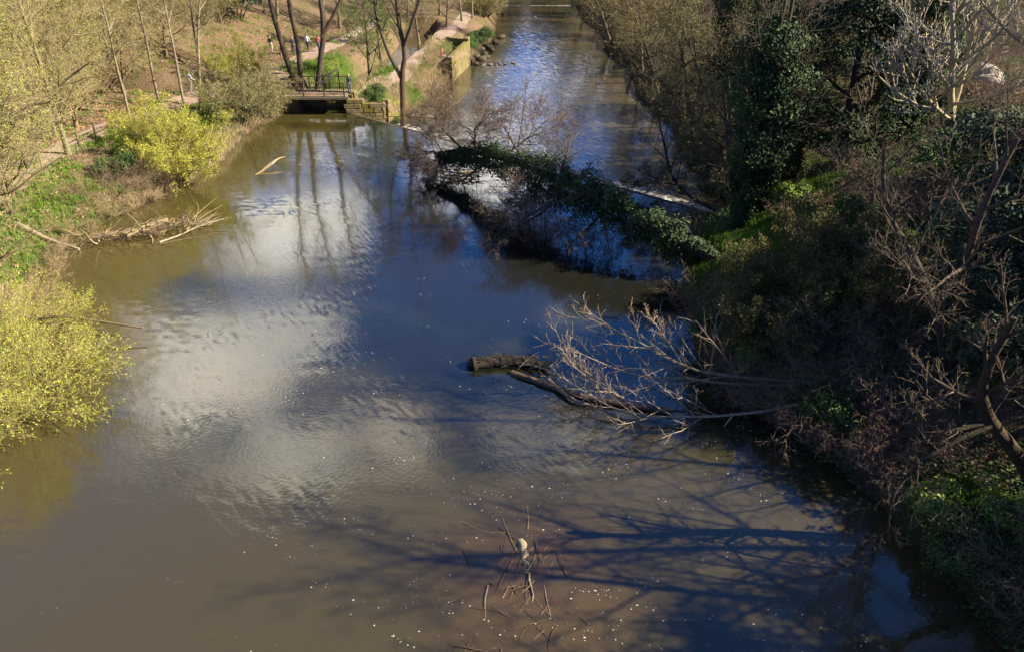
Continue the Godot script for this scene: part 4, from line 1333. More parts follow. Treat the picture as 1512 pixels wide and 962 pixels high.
	hero_tree("leaning_tree", "thick dark moss-streaked trunk leaning in from the edge with limbs over the pool", "", [[[grounded(16.4, -17.2, -0.3), Vector3(14.7, 3.4, -17.6), Vector3(13.4, 4.9, -17.7), Vector3(12.7, 6.4, -17.4), Vector3(12.9, 8.2, -17.4)], 0.27, 0.09, 1.3, 0.5], [[Vector3(13.6, 4.7, -17.7), Vector3(12.0, 4.5, -17.4), Vector3(11.1, 4.2, -17.8), Vector3(10.4, 3.7, -17.7)], 0.075, 0.02, 1.0, 0.2], [[Vector3(13.5, 4.6, -17.6), Vector3(12.0, 3.9, -17.3), Vector3(11.1, 3.0, -17.0), Vector3(10.9, 2.2, -16.8), Vector3(11.0, 1.2, -16.5)], 0.08, 0.02, 1.0, 0.25]], with(dk, {"n": [8, 6, 5, 3], "bark": Color(0.10, 0.08, 0.05)}), 0.3, {}, "tree", 10, M.trunk)
	# scrub in rows up the bank, made of what the photograph shows there
	plant("broom", "broom_bush", "large olive-green broom-like bush in the middle of the shaded bank", "bush", 11.4, -30.4, 0.0, 1.0)
	plant("broom", "broom_bush", "olive-green bush on the slope behind the large one", "bush", 14.4, -32.0, 2.0, 1.1)
	plant("broom", "broom_bush", "olive-brown bush in front of the large one, above the dead branches", "bush", 10.8, -27.4, 4.0, 1.2)
	plant("broom", "broom_bush", "olive bush uphill of the dead branches beside the twin-stemmed tree", "bush", 13.6, -28.2, 3.0, 1.2)
	plant("ivy_bush", "ivy_bush", "tall glossy ivy mound beside the broom-like bushes", "bush", 15.8, -34.2, 0.0, 1.25)
	plant("ivy_bush", "ivy_bush", "glossy ivy mound under the bare pale tree", "bush", 20.8, -36.0, 2.0, 1.3)
	plant("ivy_bush", "ivy_bush", "low dark ivy at the waterline below the broom bushes", "bush", 8.7, -29.2, 2.0, 0.75)
	plant("ivy_bush", "ivy_bush", "dark leafy mound at the water below the bright nettles", "bush", 13.4, -16.4, 1.0, 0.8)
	plant("ivy_bush", "ivy_bush", "dark ivy low on the bank behind the red brambles", "bush", 11.6, -22.6, 4.0, 0.9)
	for q in [[18.4, -22.4, 2.3, "dark holly at the edge behind the twin-stemmed tree"], [19.4, -26.2, 2.2, "dark holly on the slope between twin-stemmed tree and ivy mound"], [17.8, -14.0, 2.4, "dark holly at the edge below the leaning trunk"], [16.4, -11.0, 2.2, "dark holly overhanging the bottom corner"], [21.4, -31.4, 2.0, "dark holly high on the slope before the bare pale tree"]]:
		plant("dark_holly", "holly_bush", q[3], "bush", q[0], q[1], q[0], q[2])
	plant("herbs", "nettle_patch", "bright green leafy patch lit by the sun under the leaning trunk", "plant", 13.4, -18.2, 0.0, 0.95)
	plant("herbs", "nettle_patch", "bright leafy patch at the picture's edge beside the leaning trunk", "plant", 14.8, -17.4, 2.0, 0.9)
	plant("herbs", "nettle_patch", "light green leafy patch on the bank above the lit grass", "plant", 16.2, -42.6, 2.0, 1.0)
	plant("herbs", "nettle_patch", "light green leafy patch right of the glossy ivy mound", "plant", 17.0, -31.2, 3.0, 0.8)
	plant("herbs", "nettle_patch", "dim green leafy patch at the feet of the broom bushes", "plant", 9.8, -27.0, 1.0, 0.7)
	for q in [[12.6, -20.4, 1.0], [13.6, -21.4, 1.1], [11.6, -21.8, 0.9], [14.8, -20.2, 0.9]]:
		plant("thicket_red", "bramble", "red-brown bramble canes behind the bright leafy patch", "bramble", q[0], q[1], q[0] * 3.0, q[2], "red-brown brambles on the near slope")
	var br := [[9.2, -25.4], [9.8, -24.2], [11.0, -24.8], [12.4, -24.6], [10.6, -23.2], [13.0, -26.0], [14.4, -25.8], [8.8, -27.2], [14.6, -15.0], [15.4, -13.6], [14.2, -13.0], [16.4, -15.6], [8.9, -31.0], [14.0, -23.4], [15.6, -27.6], [17.2, -25.2], [18.4, -28.0], [17.8, -22.0], [19.2, -24.8], [18.6, -32.4], [20.4, -29.4], [21.6, -33.0], [19.8, -20.8], [17.0, -37.0], [18.8, -39.0], [15.6, -30.0], [22.6, -26.4], [23.8, -35.4], [25.4, -41.6], [27.2, -43.4], [22.0, -22.4], [14.9, -36.4], [17.6, -49.0], [18.6, -34.6]]
	for k in br.size():
		plant("thicket_brown", "bramble", "grey-brown tangle of bare canes " + cane_place(br[k][0], br[k][1]), "bramble", br[k][0], br[k][1], k * 2.7, R.randf_range(0.8, 1.2), "grey-brown canes on the shaded bank")
	for q in [[8.4, -27.4, "thin bare sapling standing up behind the dead branches"], [10.2, -38.8, "thin bent sapling on the lit grass by the weir"], [15.6, -43.0, "thin pale sapling behind the ivy-wrapped tree"], [17.0, -40.4, "pale slanting sapling before the black yew"], [18.6, -24.0, "thin pale stem right of the twin-stemmed tree"]]:
		plant("sapling", "sapling", q[2], "sapling", q[0], q[1], q[0], 1.0)
	var db := [[18.5, -52.0], [22.5, -49.0], [29.0, -52.0], [24.0, -25.5], [19.0, -14.5], [19.4, -20.4], [20.6, -17.0], [20.5, -8.5], [19.0, -1.0], [22.5, -60.0], [19.5, -66.0], [20.0, -80.0], [19.0, -99.0], [18.0, -120.0], [32.0, -60.0]]
	for k in db.size():
		plant("dark_bare", "slope_tree", "bare dark tree on the shaded hillside", "tree", db[k][0], db[k][1], k * 1.7, R.randf_range(0.8, 1.05), "bare trees on the shaded hillside", Vector2(R.randf_range(-0.12, 0.02), R.randf_range(-0.05, 0.05)))


# ---------------------------------------------------------------- fallen wood

func stick(o: Node3D, called: String, pts: Array, r0: float, r1: float, col: Color, m: Material = null, sides := 8, rough := 0.12) -> MeshInstance3D:
	var curve := Curve3D.new()
	for k in pts.size():
		var tan: Vector3 = (pts[mini(k + 1, pts.size() - 1)] - pts[maxi(k - 1, 0)]) * 0.2
		curve.add_point(pts[k] - o.position, -tan, tan)
	var total := curve.get_baked_length()
	var count := maxi(4, int(total / 0.22))
	var p := PackedVector3Array()
	var r := PackedFloat32Array()
	for k in count + 1:
		var t := float(k) / count
		p.append(curve.sample_baked(total * t) + rv() * 0.012)
		r.append(lerpf(r0, r1, t) * R.randf_range(1.0 - rough, 1.0 + rough))
	var s := Shape.new()
	s.tube(p, r, sides, col)
	return obj(called, s, m if m else M.trunk, o)


func timber() -> void:
	# the ivy-covered tree that has fallen across the weir
	var line := V([11.0, 0.9, -35.9, 8.2, 2.1, -36.8, 6.2, 2.8, -38.6, 3.8, 3.1, -40.8, 1.7, 3.0, -43.9, -0.7, 2.6, -47.8, -3.0, 2.0, -50.9, -5.2, 1.4, -52.4])
	var tw := with(BARE, {"n": [9, 6, 6, 5], "ratio": [0.2, 0.55, 0.5, 0.6], "bark": Color(0.12, 0.095, 0.07), "twig": Color(0.21, 0.155, 0.115), "up": [0.0, 0.02, 0.03, 0.03, 0.02], "ang": [60, 50, 48, 45], "least": 0.012})
	var dense := tw.duplicate(true)
	dense.n = [15, 9, 7, 5]
	dense.ratio = [0.75, 0.55, 0.5, 0.6]
	var fallen := hero_tree("fallen_ivy_tree", "fallen tree draped in dark ivy reaching from the shaded bank across the weir", "", [[line, 0.34, 0.1, 1.2, 0.35]], tw, 0.35, {}, "tree", 10, M.trunk)
	for limb in [V([-3.0, 2.0, -50.9, -4.3, 3.0, -51.4, -5.2, 4.0, -51.9, -4.6, 5.0, -52.0]), V([-4.2, 1.6, -51.7, -5.8, 1.9, -51.5, -6.6, 1.6, -50.8]), V([-0.7, 2.6, -47.9, 1.0, 3.4, -49.3, 2.2, 4.0, -51.1]), V([3.2, 2.8, -41.2, 1.8, 1.6, -41.4, 0.7, 1.0, -41.0, -0.4, 1.0, -40.2]), V([1.6, 2.9, -44.0, 1.0, 2.0, -43.0, 0.2, 1.4, -42.6]), V([5.2, 2.7, -39.5, 4.3, 1.3, -39.8, 3.5, 0.9, -39.2]), V([-2.5, 2.2, -50.4, -2.5, 3.4, -51.6, -1.2, 4.4, -52.1]), V([-4.8, 1.5, -52.1, -5.0, 0.7, -51.6, -5.6, 0.4, -50.8])]:
		var s := Shape.new()
		var cr := Shape.new()
		var pts := PackedVector3Array()
		var rad := PackedFloat32Array()
		var curve := Curve3D.new()
		for q in limb:
			curve.add_point(q - fallen.position)
		for k in 10:
			pts.append(curve.sample_baked(curve.get_baked_length() * k / 9.0) + rv() * 0.04)
			rad.append(lerpf(0.09, 0.025, k / 9.0))
		s.tube(pts, rad, 7, Color(0.1, 0.08, 0.055))
		var tips := []
		bear([s, cr], pts, rad, curve.get_baked_length(), 0, dense, tips)
		var l := obj("limb", s, M.trunk, fallen)
		obj("twigs", cr, M.bark, l)
	var f := Shape.new()
	var p := PackedVector3Array()
	for q in line:
		p.append(q - fallen.position)
	ivy(f, p, PackedFloat32Array([0.6, 1.0, 1.3, 1.4, 1.2, 1.0, 0.55, 0.1]), 36000, 0.14, 1.0, Color(0.026, 0.048, 0.015), Color(0.05, 0.085, 0.024))
	obj("foliage", f, M.gloss, fallen)
	var drift := thing("driftwood", "pale driftwood jammed under the tip of the fallen ivy tree", "driftwood", Vector3(-3.4, 0, -51.6))
	for k in 26:
		var a := Vector3(-4.4 + R.randf() * 2.2, 0.06 + R.randf() * 0.3, -52.3 + R.randf() * 1.1)
		stick(drift, "branch", [a, a + Vector3(R.randf_range(-0.6, 0.6), R.randf_range(0, 0.12), R.randf_range(-0.3, 0.3)), a + Vector3(R.randf_range(-1.3, 1.3), R.randf_range(-0.04, 0.2), R.randf_range(-0.4, 0.4))], 0.05, 0.02, vary(Color(0.4, 0.3, 0.19), 0.3), M.wood, 5)
	# dead pale boughs lying out from the shaded bank
	var bough := {"seg": [6, 4, 3], "n": [13, 6, 4], "ang": [42, 42, 40], "ratio": [0.32, 0.42, 0.5], "up": [0.0, 0.06, 0.04, 0.02], "wob": [0.08, 0.12, 0.18], "t0": [0.25, 0.2, 0.2], "bark": Color(0.42, 0.33, 0.22), "twig": Color(0.40, 0.31, 0.21), "least": 0.015, "tip": 0.45, "step": 0.3}
	hero_tree("dead_branch", "long pale dead branch forking upward over the pool from the shaded bank", "", [[V([11.4, 1.3, -24.6, 8.0, 1.3, -25.2, 6.4, 1.6, -25.6, 4.9, 2.1, -26.4, 3.0, 2.4, -27.8]), 0.08, 0.02, 1.1, 0.25], [V([6.6, 1.6, -25.6, 5.9, 2.5, -26.2, 5.3, 3.1, -27.0]), 0.04, 0.012, 1.0, 0.2]], bough, 0.2, {}, "branch", 7)
	hero_tree("dead_branch", "pale dead branch lying flat above the water below the forking one", "", [[V([11.0, 1.2, -24.6, 8.6, 0.85, -25.2, 7.1, 0.8, -25.6, 4.9, 0.9, -25.8, 2.8, 1.35, -26.6, 1.9, 1.6, -27.3]), 0.07, 0.015, 1.1, 0.3]], with(bough, {"n": [9, 5, 3]}), 0.2, {}, "branch", 7)
	hero_tree("dead_branch", "pale dead branch dipping towards the dark log, lowest of the tangle", "", [[V([10.6, 1.0, -23.6, 8.6, 0.5, -23.7, 6.2, 0.3, -23.8, 4.8, 0.3, -24.0, 3.4, 0.45, -24.6, 2.4, 0.8, -25.9]), 0.06, 0.015, 1.1, 0.25]], with(bough, {"n": [20, 7, 4], "ratio": [0.34, 0.42, 0.5], "bark": Color(0.5, 0.4, 0.28), "twig": Color(0.5, 0.4, 0.28)}), 0.2, {}, "branch", 7)
	hero_tree("dead_branch", "short pale twiggy dead branch standing beside the end of the dark log", "", [[V([4.4, 0.15, -25.2, 3.4, 0.6, -25.6, 2.5, 1.0, -26.2, 2.0, 1.5, -26.8]), 0.045, 0.012, 1.1, 0.1]], with(bough, {"n": [14, 6, 3], "ratio": [0.4, 0.42, 0.5], "bark": Color(0.5, 0.4, 0.28), "twig": Color(0.5, 0.4, 0.28)}), 0.1, {}, "branch", 6)
	hero_tree("dead_branch", "upright dead twiggy branch rising from the base of the tangle", "", [[V([7.7, 0.9, -25.3, 7.9, 2.0, -26.0, 8.0, 3.1, -26.6]), 0.035, 0.012, 1.1, 0.2]], with(bough, {"n": [7, 3, 2]}), 0.2, {}, "branch", 6)
	var lg := thing("rotten_log", "black rotten log floating square-ended where the dead branches reach out", "log", Vector3(-1.6, 0, -27.9))
	stick(lg, "log", V([-1.65, 0.12, -27.75, -0.6, 0.16, -27.9, 0.5, 0.14, -27.9, 1.5, 0.06, -27.6]), 0.3, 0.17, Color(0.085, 0.065, 0.05), M.trunk, 12, 0.3)
	for k in 9:
		var a := Vector3(-1.2 + k * 0.25, 0.42, -27.9 + R.randf_range(-0.15, 0.15))
		stick(lg, "shoot", [a, a + Vector3(R.randf_range(-0.2, 0.2), 0.25, R.randf_range(-0.1, 0.1)), a + Vector3(R.randf_range(-0.4, 0.4), R.randf_range(0.2, 0.8), R.randf_range(-0.2, 0.2))], 0.012, 0.005, Color(0.09, 0.07, 0.05), M.bark, 4)
	for k in 26:
		var a := Vector3(-1.7 + R.randf() * 3.2, 0.1 + R.randf() * 0.3, -27.85 + R.randf_range(-0.3, 0.35))
		stick(lg, "splinter", [a, a + Vector3(R.randf_range(-0.3, 0.4), R.randf_range(-0.05, 0.1), R.randf_range(-0.12, 0.12)), a + Vector3(R.randf_range(-0.8, 0.9), R.randf_range(-0.15, 0.1), R.randf_range(-0.25, 0.25))], R.randf_range(0.02, 0.05), 0.01, vary(Color(0.11, 0.085, 0.06), 0.4), M.bark, 5)
	for k in 14:
		var a := Vector3(-1.55, 0.12, -27.76) + Vector3(0, R.randf_range(-0.16, 0.26), R.randf_range(-0.22, 0.22))
		stick(lg, "splinter", [a, a + Vector3(-0.12, R.randf_range(-0.03, 0.04), R.randf_range(-0.03, 0.03)), a + Vector3(R.randf_range(-0.5, -0.2), R.randf_range(-0.08, 0.06), R.randf_range(-0.08, 0.08))], R.randf_range(0.03, 0.07), 0.008, vary(Color(0.12, 0.09, 0.065), 0.4), M.trunk, 5)
	for k in 12:
		var a := Vector3(0.2 + R.randf() * 1.6, 0.15, -27.6 + R.randf_range(-0.3, 0.4))
		var d := Vector3(R.randf_range(0.2, 1.0), R.randf_range(0.05, 0.5), R.randf_range(-0.5, 0.9)).normalized() * R.randf_range(0.6, 1.8)
		stick(lg, "shoot", [a, a + d * 0.5 + rv() * 0.12, a + d], R.randf_range(0.015, 0.035), 0.006, vary(Color(0.4, 0.31, 0.21), 0.35), M.bark, 5)
	var gl := thing("drift_log", "grey-brown log lying from the black rotten log towards the bank", "log", Vector3(0.2, 0, -27.0))
	stick(gl, "log", V([0.0, 0.05, -27.2, 2.0, 0.08, -25.9, 3.8, 0.12, -25.0, 6.2, 0.15, -24.4]), 0.13, 0.1, Color(0.19, 0.14, 0.095), M.trunk, 9)
	stick(gl, "root", V([1.5, 0.1, -26.6, 2.0, 0.14, -25.7, 2.5, 0.12, -25.1, 3.2, 0.06, -24.8]), 0.1, 0.06, Color(0.42, 0.3, 0.2), M.trunk, 8)
	stick(gl, "root", V([0.6, 0.08, -26.9, 1.0, 0.14, -26.6, 1.5, 0.05, -26.3]), 0.05, 0.03, Color(0.45, 0.34, 0.23), M.trunk, 7)
	# the half-sunken branch in the foreground
	var sunk := thing("sunken_branch", "half-sunken pale log with snapped twigs in the brown shallows of the foreground", "branch", Vector3(0.4, 0, -16.6))
	stick(sunk, "log", V([0.28, -0.1, -17.75, 0.34, 0.03, -17.52, 0.36, -0.13, -17.36, 0.4, 0.02, -17.14, 0.36, -0.12, -16.96, 0.46, 0.03, -16.78, 0.42, -0.1, -16.62, 0.5, 0.03, -16.45]), 0.14, 0.07, Color(0.55, 0.46, 0.31), M.trunk, 9, 0.2)
	for q in [[V([0.45, 0.02, -16.5, 0.62, 0.16, -16.75, 0.72, 0.24, -16.95]), 0.024], [V([0.1, 0.0, -16.5, 0.5, 0.05, -16.4, 0.85, 0.03, -16.5]), 0.018], [V([0.5, 0.03, -16.4, 0.53, 0.04, -16.0, 0.62, 0.02, -15.6, 0.58, 0.0, -15.35]), 0.034], [V([0.3, 0.0, -15.75, 0.5, 0.05, -15.9, 0.65, 0.04, -16.1]), 0.02], [V([-0.25, 0.0, -15.5, -0.15, 0.04, -15.85, 0.1, 0.02, -15.95, 0.3, 0.0, -15.9]), 0.012], [V([-0.5, 0.0, -15.2, -0.2, 0.02, -14.9, 0.1, 0.0, -14.8]), 0.013], [V([0.95, 0.0, -15.95, 1.0, 0.015, -15.4, 1.1, 0.0, -14.8]), 0.018], [V([-0.70, 0.0, -15.95, -0.78, 0.015, -15.4, -0.74, -0.01, -14.8]), 0.03], [V([-0.62, 0.0, -16.1, -0.52, 0.07, -15.95]), 0.018], [V([0.15, 0.0, -16.9, 0.5, 0.05, -16.7, 0.75, 0.02, -16.6]), 0.014]]:
		stick(sunk, "twig", q[0], q[1], q[1] * 0.5, vary(Color(0.32, 0.23, 0.14), 0.25), M.bark, 6)
	for q in [[V([0.15, -0.01, -17.2, -0.1, 0.0, -18.0, -0.35, 0.005, -18.8]), 0.035], [V([-0.2, -0.015, -18.1, -0.9, -0.01, -18.15, -1.7, 0.0, -18.6]), 0.04], [V([0.5, -0.01, -18.2, 0.52, 0.0, -18.7, 0.48, 0.005, -19.3]), 0.03], [V([0.5, -0.01, -18.7, 0.35, 0.0, -19.1]), 0.02], [V([0.6, -0.01, -15.6, 0.9, 0.0, -15.1, 1.3, -0.01, -14.6]), 0.02], [V([0.2, -0.01, -15.3, 0.5, 0.0, -14.9, 0.9, -0.01, -14.5]), 0.015], [V([-0.6, -0.01, -15.6, 0.0, 0.0, -15.35, 0.5, 0.0, -15.3]), 0.014]]:
		stick(sunk, "sunken_limb", q[0], q[1], q[1] * 0.5, Color(0.16, 0.115, 0.075), M.bark, 7)
	for k in 34:
		var a := Vector3(0.4 + R.randfn() * 0.8, R.randf_range(-0.03, -0.005), -16.2 + R.randfn() * 1.1)
		var d := Vector3(R.randf_range(-0.6, 0.6), R.randf_range(0.0, 0.03), R.randf_range(-1, 1)).normalized() * R.randf_range(0.5, 1.4)
		stick(sunk, "sunken_limb", [a, a + d * 0.4 + Vector3(R.randf_range(-0.1, 0.1), 0.02, 0), a + d], R.randf_range(0.014, 0.034), 0.006, vary(Color(0.13, 0.085, 0.055), 0.3), M.bark, 5)
	for k in 46:
		var a := Vector3(0.45 + R.randfn() * 0.55, R.randf_range(-0.012, 0.012), -16.0 + R.randfn() * 0.75)
		var d := Vector3(R.randf_range(-1, 1), R.randf_range(0.0, 0.12), R.randf_range(-1, 1)).normalized() * R.randf_range(0.15, 0.6)
		stick(sunk, "twig", [a, a + d * 0.5 + rv() * 0.03, a + d], R.randf_range(0.004, 0.011), 0.003, vary(Color(0.22, 0.16, 0.1), 0.4), M.bark, 4)
	# driftwood raft against the sunny bank
	var raft := thing("driftwood_pile", "raft of pale driftwood and a cut log against the sunny bank", "driftwood", Vector3(-21.5, 0, -41.4))
	stick(raft, "log", V([-22.0, 0.3, -41.0, -21.2, 0.42, -41.7, -20.2, 0.55, -42.6]), 0.19, 0.17, Color(0.52, 0.42, 0.22), M.trunk, 10, 0.06)
	for k in 120:
		var t := R.randf()
		var a := Vector3(-24.2, 0.05, -40.2).lerp(Vector3(-18.4, 0.1, -42.8), t) + Vector3(R.randf_range(-0.4, 0.4), R.randf_range(0, 0.5), R.randf_range(-0.5, 0.5))
		var d := Vector3(R.randf_range(-0.4, 1.0), R.randf_range(-0.05, 0.35), R.randf_range(-1.0, 0.7)).normalized() * R.randf_range(0.3, 1.7) * Vector3(1, 1, 0.7)
		stick(raft, "branch", [a, a + d * 0.35 + rv() * 0.16, a + d * 0.7 + rv() * 0.14, a + d], R.randf_range(0.016, 0.055), 0.01, vary(Color(0.42, 0.32, 0.2), 0.4), M.bark, 5)
	for k in 16:
		var a := Vector3(-19.0 + R.randf() * 0.8, 0.1 + R.randf() * 0.3, -42.6 + R.randf_range(-0.4, 0.5))
		var d := Vector3(R.randf_range(0.6, 1.0), R.randf_range(0.1, 0.7), R.randf_range(-0.9, -0.1)).normalized() * R.randf_range(1.0, 2.2)
		stick(raft, "branch", [a, a + d * 0.5 + rv() * 0.1, a + d], 0.025, 0.006, vary(Color(0.45, 0.36, 0.24), 0.2), M.bark, 5)
	stick(raft, "branch", V([-20.0, 0.02, -40.6, -19.2, 0.12, -41.3, -18.3, 0.3, -42.2, -17.0, 0.5, -42.9]), 0.06, 0.02, Color(0.5, 0.41, 0.28), M.bark, 7)
	var l1 := thing("bank_log", "straight pale log lying on the mud beside the driftwood raft", "log", Vector3(-26.0, 0.3, -40.2))
	stick(l1, "log", [grounded(-27.6, -40.4, 0.14), grounded(-25.8, -39.9, 0.2), Vector3(-24.0, 0.1, -39.5)], 0.14, 0.08, Color(0.5, 0.42, 0.28), M.trunk, 8)
	var l2 := thing("jutting_branch", "long bare branch jutting from the nearest willow out over the pool", "branch", Vector3(-22.3, 0.3, -31.0))
	stick(l2, "branch", V([-22.6, 0.4, -30.9, -20.6, 0.75, -30.7, -19.3, 0.75, -30.5, -18.0, 0.65, -30.3, -16.5, 0.5, -30.1]), 0.085, 0.04, Color(0.3, 0.24, 0.14), M.trunk, 8)
	var l3 := thing("floating_branch", "pale broken branch end sticking out of the calm pool off the golden willow", "branch", Vector3(-17.3, 0, -53.2))
	stick(l3, "branch", V([-17.9, -0.05, -52.2, -17.5, 0.12, -52.9, -17.1, 0.35, -53.6]), 0.07, 0.12, Color(0.36, 0.29, 0.17), M.trunk, 8)
	stick(l3, "branch", V([-17.1, 0.3, -53.6, -16.7, 0.5, -54.3, -16.3, 0.5, -54.6]), 0.1, 0.03, Color(0.5, 0.42, 0.28), M.trunk, 7)
	var l4 := thing("fallen_log", "orange-brown splintered trunk lying on the shaded slope before the yew", "log", grounded(16.0, -38.0))
	stick(l4, "log", [grounded(14.9, -37.4, 0.25), grounded(16.6, -38.4, 0.6), grounded(18.0, -39.4, 1.3)], 0.09, 0.12, Color(0.42, 0.24, 0.13), M.trunk, 7)
	# planks lying in the water by the weir
	for q in [[-8.9, -72.2, 0.9], [-7.7, -71.6, 0.6]]:
		var pl := thing("drift_plank", "thin pale plank washed up below the weir, %s" % ("nearer the bank" if q[2] > 0.8 else "further out"), "plank", Vector3(q[0], LOWER + 0.08, q[1]))
		paling("plank", Vector3.ZERO, Vector3(1.3 * q[2], 0.05, 0.12), Color(0.5, 0.42, 0.32), pl, M.wood, Basis(Vector3.UP, 0.9))


# ---------------------------------------------------------------- ground cover and foam

func scatter(called: String, label: String, mesh: ArrayMesh, m: Material, spots: Array) -> void:
	var mm := MultiMesh.new()
	mm.transform_format = MultiMesh.TRANSFORM_3D
	mm.mesh = mesh
	mm.instance_count = spots.size()
	for k in spots.size():
		mm.set_instance_transform(k, spots[k])
	var o := MultiMeshInstance3D.new()
	o.multimesh = mm
	o.material_override = m
	o.name = numbered(called)
	add_child(o)
	setting(o, "stuff", label)


func covers() -> void:
	# tufts of grass where the ground is green
	for side in 2:
		var s := Shape.new()
		for k in 16:
			var a := R.randf() * TAU
			var base := Vector3(cos(a), 0, sin(a)) * R.randf() * 0.22
			var d := Vector3(R.randf_range(-0.6, 0.6), 1.0, R.randf_range(-0.6, 0.6)).normalized()
			s.leaf(base, d, d.cross(rv()).normalized(), R.randf_range(0.18, 0.38), 0.014, vary(Color(0.15, 0.25, 0.03) if side == 0 else Color(0.15, 0.25, 0.03), 0.3))
		var spots := []
		for k in 26000:
			var x := R.randf_range(-37, -5) if side == 0 else R.randf_range(8, 20)
			var z := R.randf_range(-97, -33) if side == 0 else R.randf_range(-50, -15)
			if x > lerp_table(BANK_L, z) - 0.5 and x < lerp_table(BANK_R, z) + 0.5 or R.randf() > grassy(x, z) or to_stream(x, z) < 2.0:
				continue
			if side == 0 and absf(x + 10.6) < 1.1 and z < -72.0:
				continue
			spots.append(Transform3D(Basis(Vector3.UP, R.randf() * TAU).scaled(Vector3.ONE * R.randf_range(0.5, 1.2)), grounded(x, z)))
		scatter("grass", "short bright grass on the sunny bank" if side == 0 else "sunlit grass patches on the shaded bank", s.mesh(), M.leaf, spots)
	# dead leaves on the sunny slope, ivy leaves on the shaded one
	var lf := Shape.new()
	for k in 14:
		var a := Vector3(R.randf_range(-0.5, 0.5), R.randf_range(0.01, 0.06), R.randf_range(-0.5, 0.5))
		var d := Vector3(R.randf_range(-1, 1), R.randf_range(-0.2, 0.4), R.randf_range(-1, 1)).normalized()
		lf.leaf(a, d, d.cross(Vector3.UP + rv() * 0.4).normalized(), 0.13, 0.045, vary(Color(0.38, 0.24, 0.14), 0.4))
	var litter := []
	for k in 9000:
		var x := R.randf_range(-60, -20)
		var z := R.randf_range(-105, -30)
		if x > lerp_table(BANK_L, z) - 1.0 or to_stream(x, z) < 2.4:
			continue
		litter.append(Transform3D(Basis(Vector3.UP, R.randf() * TAU).scaled(Vector3.ONE * R.randf_range(0.7, 1.3)), grounded(x, z)))
	scatter("leaf_litter", "brown dead leaves strewn over the wooded slope", lf.mesh(), M.leaf, litter)
	var iv := Shape.new()
	for k in 26:
		var a := Vector3(R.randf_range(-0.5, 0.5), R.randf_range(0.02, 0.3), R.randf_range(-0.5, 0.5))
		var d := Vector3(R.randf_range(-1, 1), R.randf_range(-0.3, 0.3), R.randf_range(-1, 1)).normalized()
		iv.leaf(a, d, d.cross(Vector3.UP + rv() * 0.7).normalized(), 0.12, 0.05, vary(Color(0.06, 0.105, 0.025), 0.4))
	var ig := []
	for k in 5200:
		var z := R.randf_range(-62, -12)
		var x := lerp_table(BANK_R, z) + 0.2 + 17.0 * pow(R.randf(), 1.4)
		if N2.get_noise_2d(x * 4.0, z * 4.0) < -0.05 or grassy(x, z) > 0.6:
			continue
		ig.append(Transform3D(Basis(Vector3.UP, R.randf() * TAU).scaled(Vector3.ONE * R.randf_range(0.7, 1.3)), grounded(x, z)))
	scatter("ivy_ground_cover", "low ivy carpeting the shaded bank", iv.mesh(), M.gloss, ig)
	# flecks of foam adrift on the pool
	var fm := Shape.new()
	var ring := []
	for k in 9:
		ring.append(Vector3(cos(TAU * k / 9.0), 0, sin(TAU * k / 9.0)) * R.randf_range(0.6, 1.1))
	for k in 9:
		fm.v.append_array([Vector3(0, 0.5, 0), ring[k], ring[(k + 1) % 9]])
		for q in 3:
			fm.n.append(Vector3.UP)
			fm.c.append(Color(0.62, 0.6, 0.55))
			fm.i.append(fm.v.size() - 3 + q)
	var fl := []
	var guard := 0
	while fl.size() < 1150 and guard < 40000:
		guard += 1
		var x := R.randf_range(-14, 13)
		var z := R.randf_range(-46, -12.5)
		if x > lerp_table(BANK_R, z) - 0.6:
			continue
		var want := 0.06 + 0.9 * smoothstep(-13.0, 1.0, x) * smoothstep(-33.0, -20.0, z)
		want *= clampf(0.25 + N2.get_noise_2d(x * 3.0 + z * 4.0, z * 9.0 - x * 5.0) * 3.0, 0.0, 1.0)
		if R.randf() > want:
			continue
		for k in R.randi_range(1, 6):
			var q := 0.006 + 0.019 * pow(R.randf(), 3.5)
			fl.append(Transform3D(Basis(Vector3.UP, R.randf() * TAU).scaled(Vector3(q * R.randf_range(1.0, 2.0), q * 0.5, q)), Vector3(x + R.randfn() * 0.3, 0.012, z + R.randfn() * 0.16)))
	scatter("foam_flecks", "white flecks of foam drifting on the brown pool", fm.mesh(), M.foam, fl)
	# dry reeds at the waterline
	var rd := Shape.new()
	for k in 22:
		var a := Vector3(R.randf_range(-0.35, 0.35), 0, R.randf_range(-0.35, 0.35))
		var d := Vector3(R.randf_range(-0.8, 0.8), 1.0, R.randf_range(-0.8, 0.8)).normalized()
		rd.leaf(a, d, d.cross(rv()).normalized(), R.randf_range(0.35, 0.8), 0.012, vary(Color(0.42, 0.33, 0.18), 0.3))
	var rs := []
	for k in 1500:
		var z := R.randf_range(-96, -28)
		var x := lerp_table(BANK_L, z) - 0.35 - 4.0 * pow(R.randf(), 1.6)
		if z < -66.0 and z > -69.5 or to_stream(x, z) < 2.2 or grassy(x, z) > 0.7:
			continue
		rs.append(Transform3D(Basis(Vector3.UP, R.randf() * TAU).scaled(Vector3.ONE * R.randf_range(0.5, 1.2)), grounded(x, z)))
	scatter("dry_grass", "dry straw-coloured grass along the sunny waterline", rd.mesh(), M.leaf, rs)


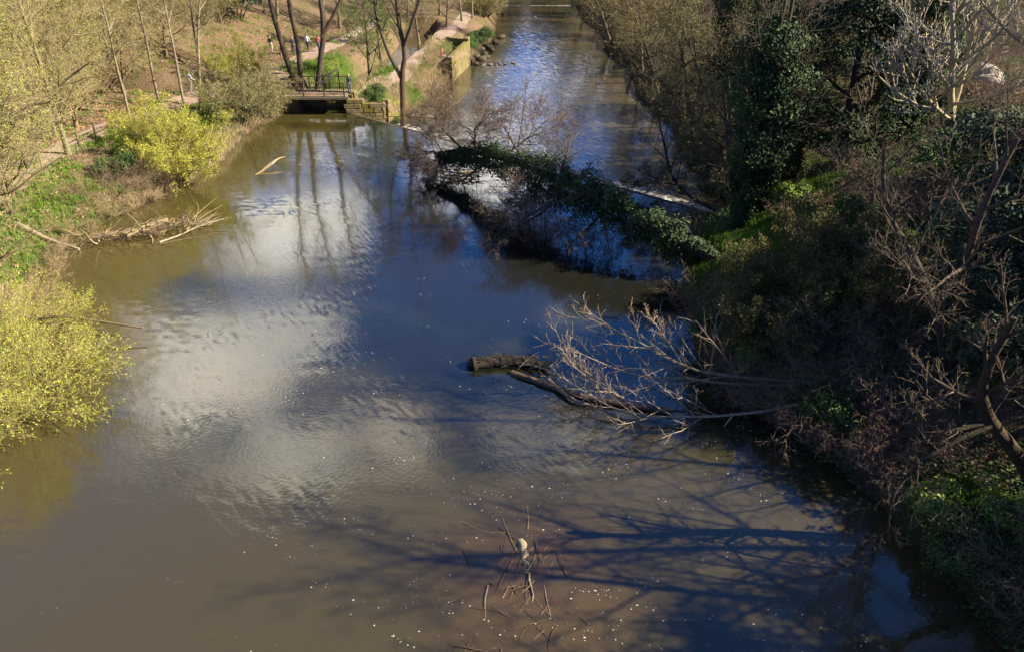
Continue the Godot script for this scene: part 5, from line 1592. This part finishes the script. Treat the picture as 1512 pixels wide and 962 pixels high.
func build_people() -> void:
	var dark := Color(0.03, 0.03, 0.035)
	person("person in a black jacket and pale trousers walking nearest the yellow-green bush", grounded(-24.6, -83.0), 0.3, 1.7, 0.16, false, dark, Color(0.42, 0.36, 0.3), Color(0.05, 0.035, 0.025))
	person("person in a brown coat bending slightly, front of the group on the path", grounded(-22.7, -79.8), 0.8, 1.65, 0.1, false, Color(0.14, 0.1, 0.07), Color(0.2, 0.19, 0.18), Color(0.08, 0.05, 0.03), 0.6)
	person("child in a rust-red top between the walkers on the path", grounded(-24.0, -84.6), 0.2, 1.2, 0.1, false, Color(0.35, 0.12, 0.07), dark, Color(0.08, 0.05, 0.03))
	person("person in a dark top half hidden behind the twin-stemmed trunk", grounded(-23.2, -82.4), -0.4, 1.72, 0.18, false, dark, Color(0.35, 0.36, 0.42), Color(0.04, 0.03, 0.02))
	person("person in dark clothes between the two stems of the tall tree", grounded(-22.2, -82.4), 0.4, 1.75, 0.15, false, Color(0.05, 0.055, 0.08), Color(0.06, 0.06, 0.08), Color(0.05, 0.04, 0.03))
	person("person in a white shirt and dark trousers walking along the path", grounded(-21.0, -83.6), 2.9, 1.78, 0.2, false, Color(0.72, 0.72, 0.72), Color(0.05, 0.05, 0.06), Color(0.2, 0.16, 0.12))
	person("person in a pink-red top beside the leaning forked tree", grounded(-19.9, -83.6), 2.8, 1.7, 0.14, false, Color(0.6, 0.16, 0.2), Color(0.12, 0.12, 0.16), Color(0.06, 0.04, 0.03))
	person("person in dark clothes standing at the end of the footbridge", Vector3(-14.1, 1.6, -68.7) if ground_y(-14.1, -68.7) < 1.6 else grounded(-14.1, -68.7), 0.6, 1.72, 0.08, false, Color(0.045, 0.05, 0.06), Color(0.12, 0.13, 0.17), Color(0.3, 0.25, 0.2))
	person("person in a white top and grey trousers alone on the wood path", grounded(-27.2, -67.2), 2.6, 1.72, 0.18, false, Color(0.68, 0.7, 0.68), Color(0.32, 0.32, 0.34), Color(0.07, 0.05, 0.04))
	person("person in pink and dark clothes sitting at the edge of the small lawn", grounded(-7.7, -88.6), 1.2, 1.68, 0.0, true, Color(0.3, 0.1, 0.12), Color(0.45, 0.3, 0.32), Color(0.05, 0.03, 0.02))
	person("person in a dark green jacket sitting on top of the river wall", grounded(-6.9, -88.2), 1.0, 1.7, 0.0, true, Color(0.04, 0.05, 0.025), Color(0.35, 0.36, 0.4), Color(0.03, 0.025, 0.02))
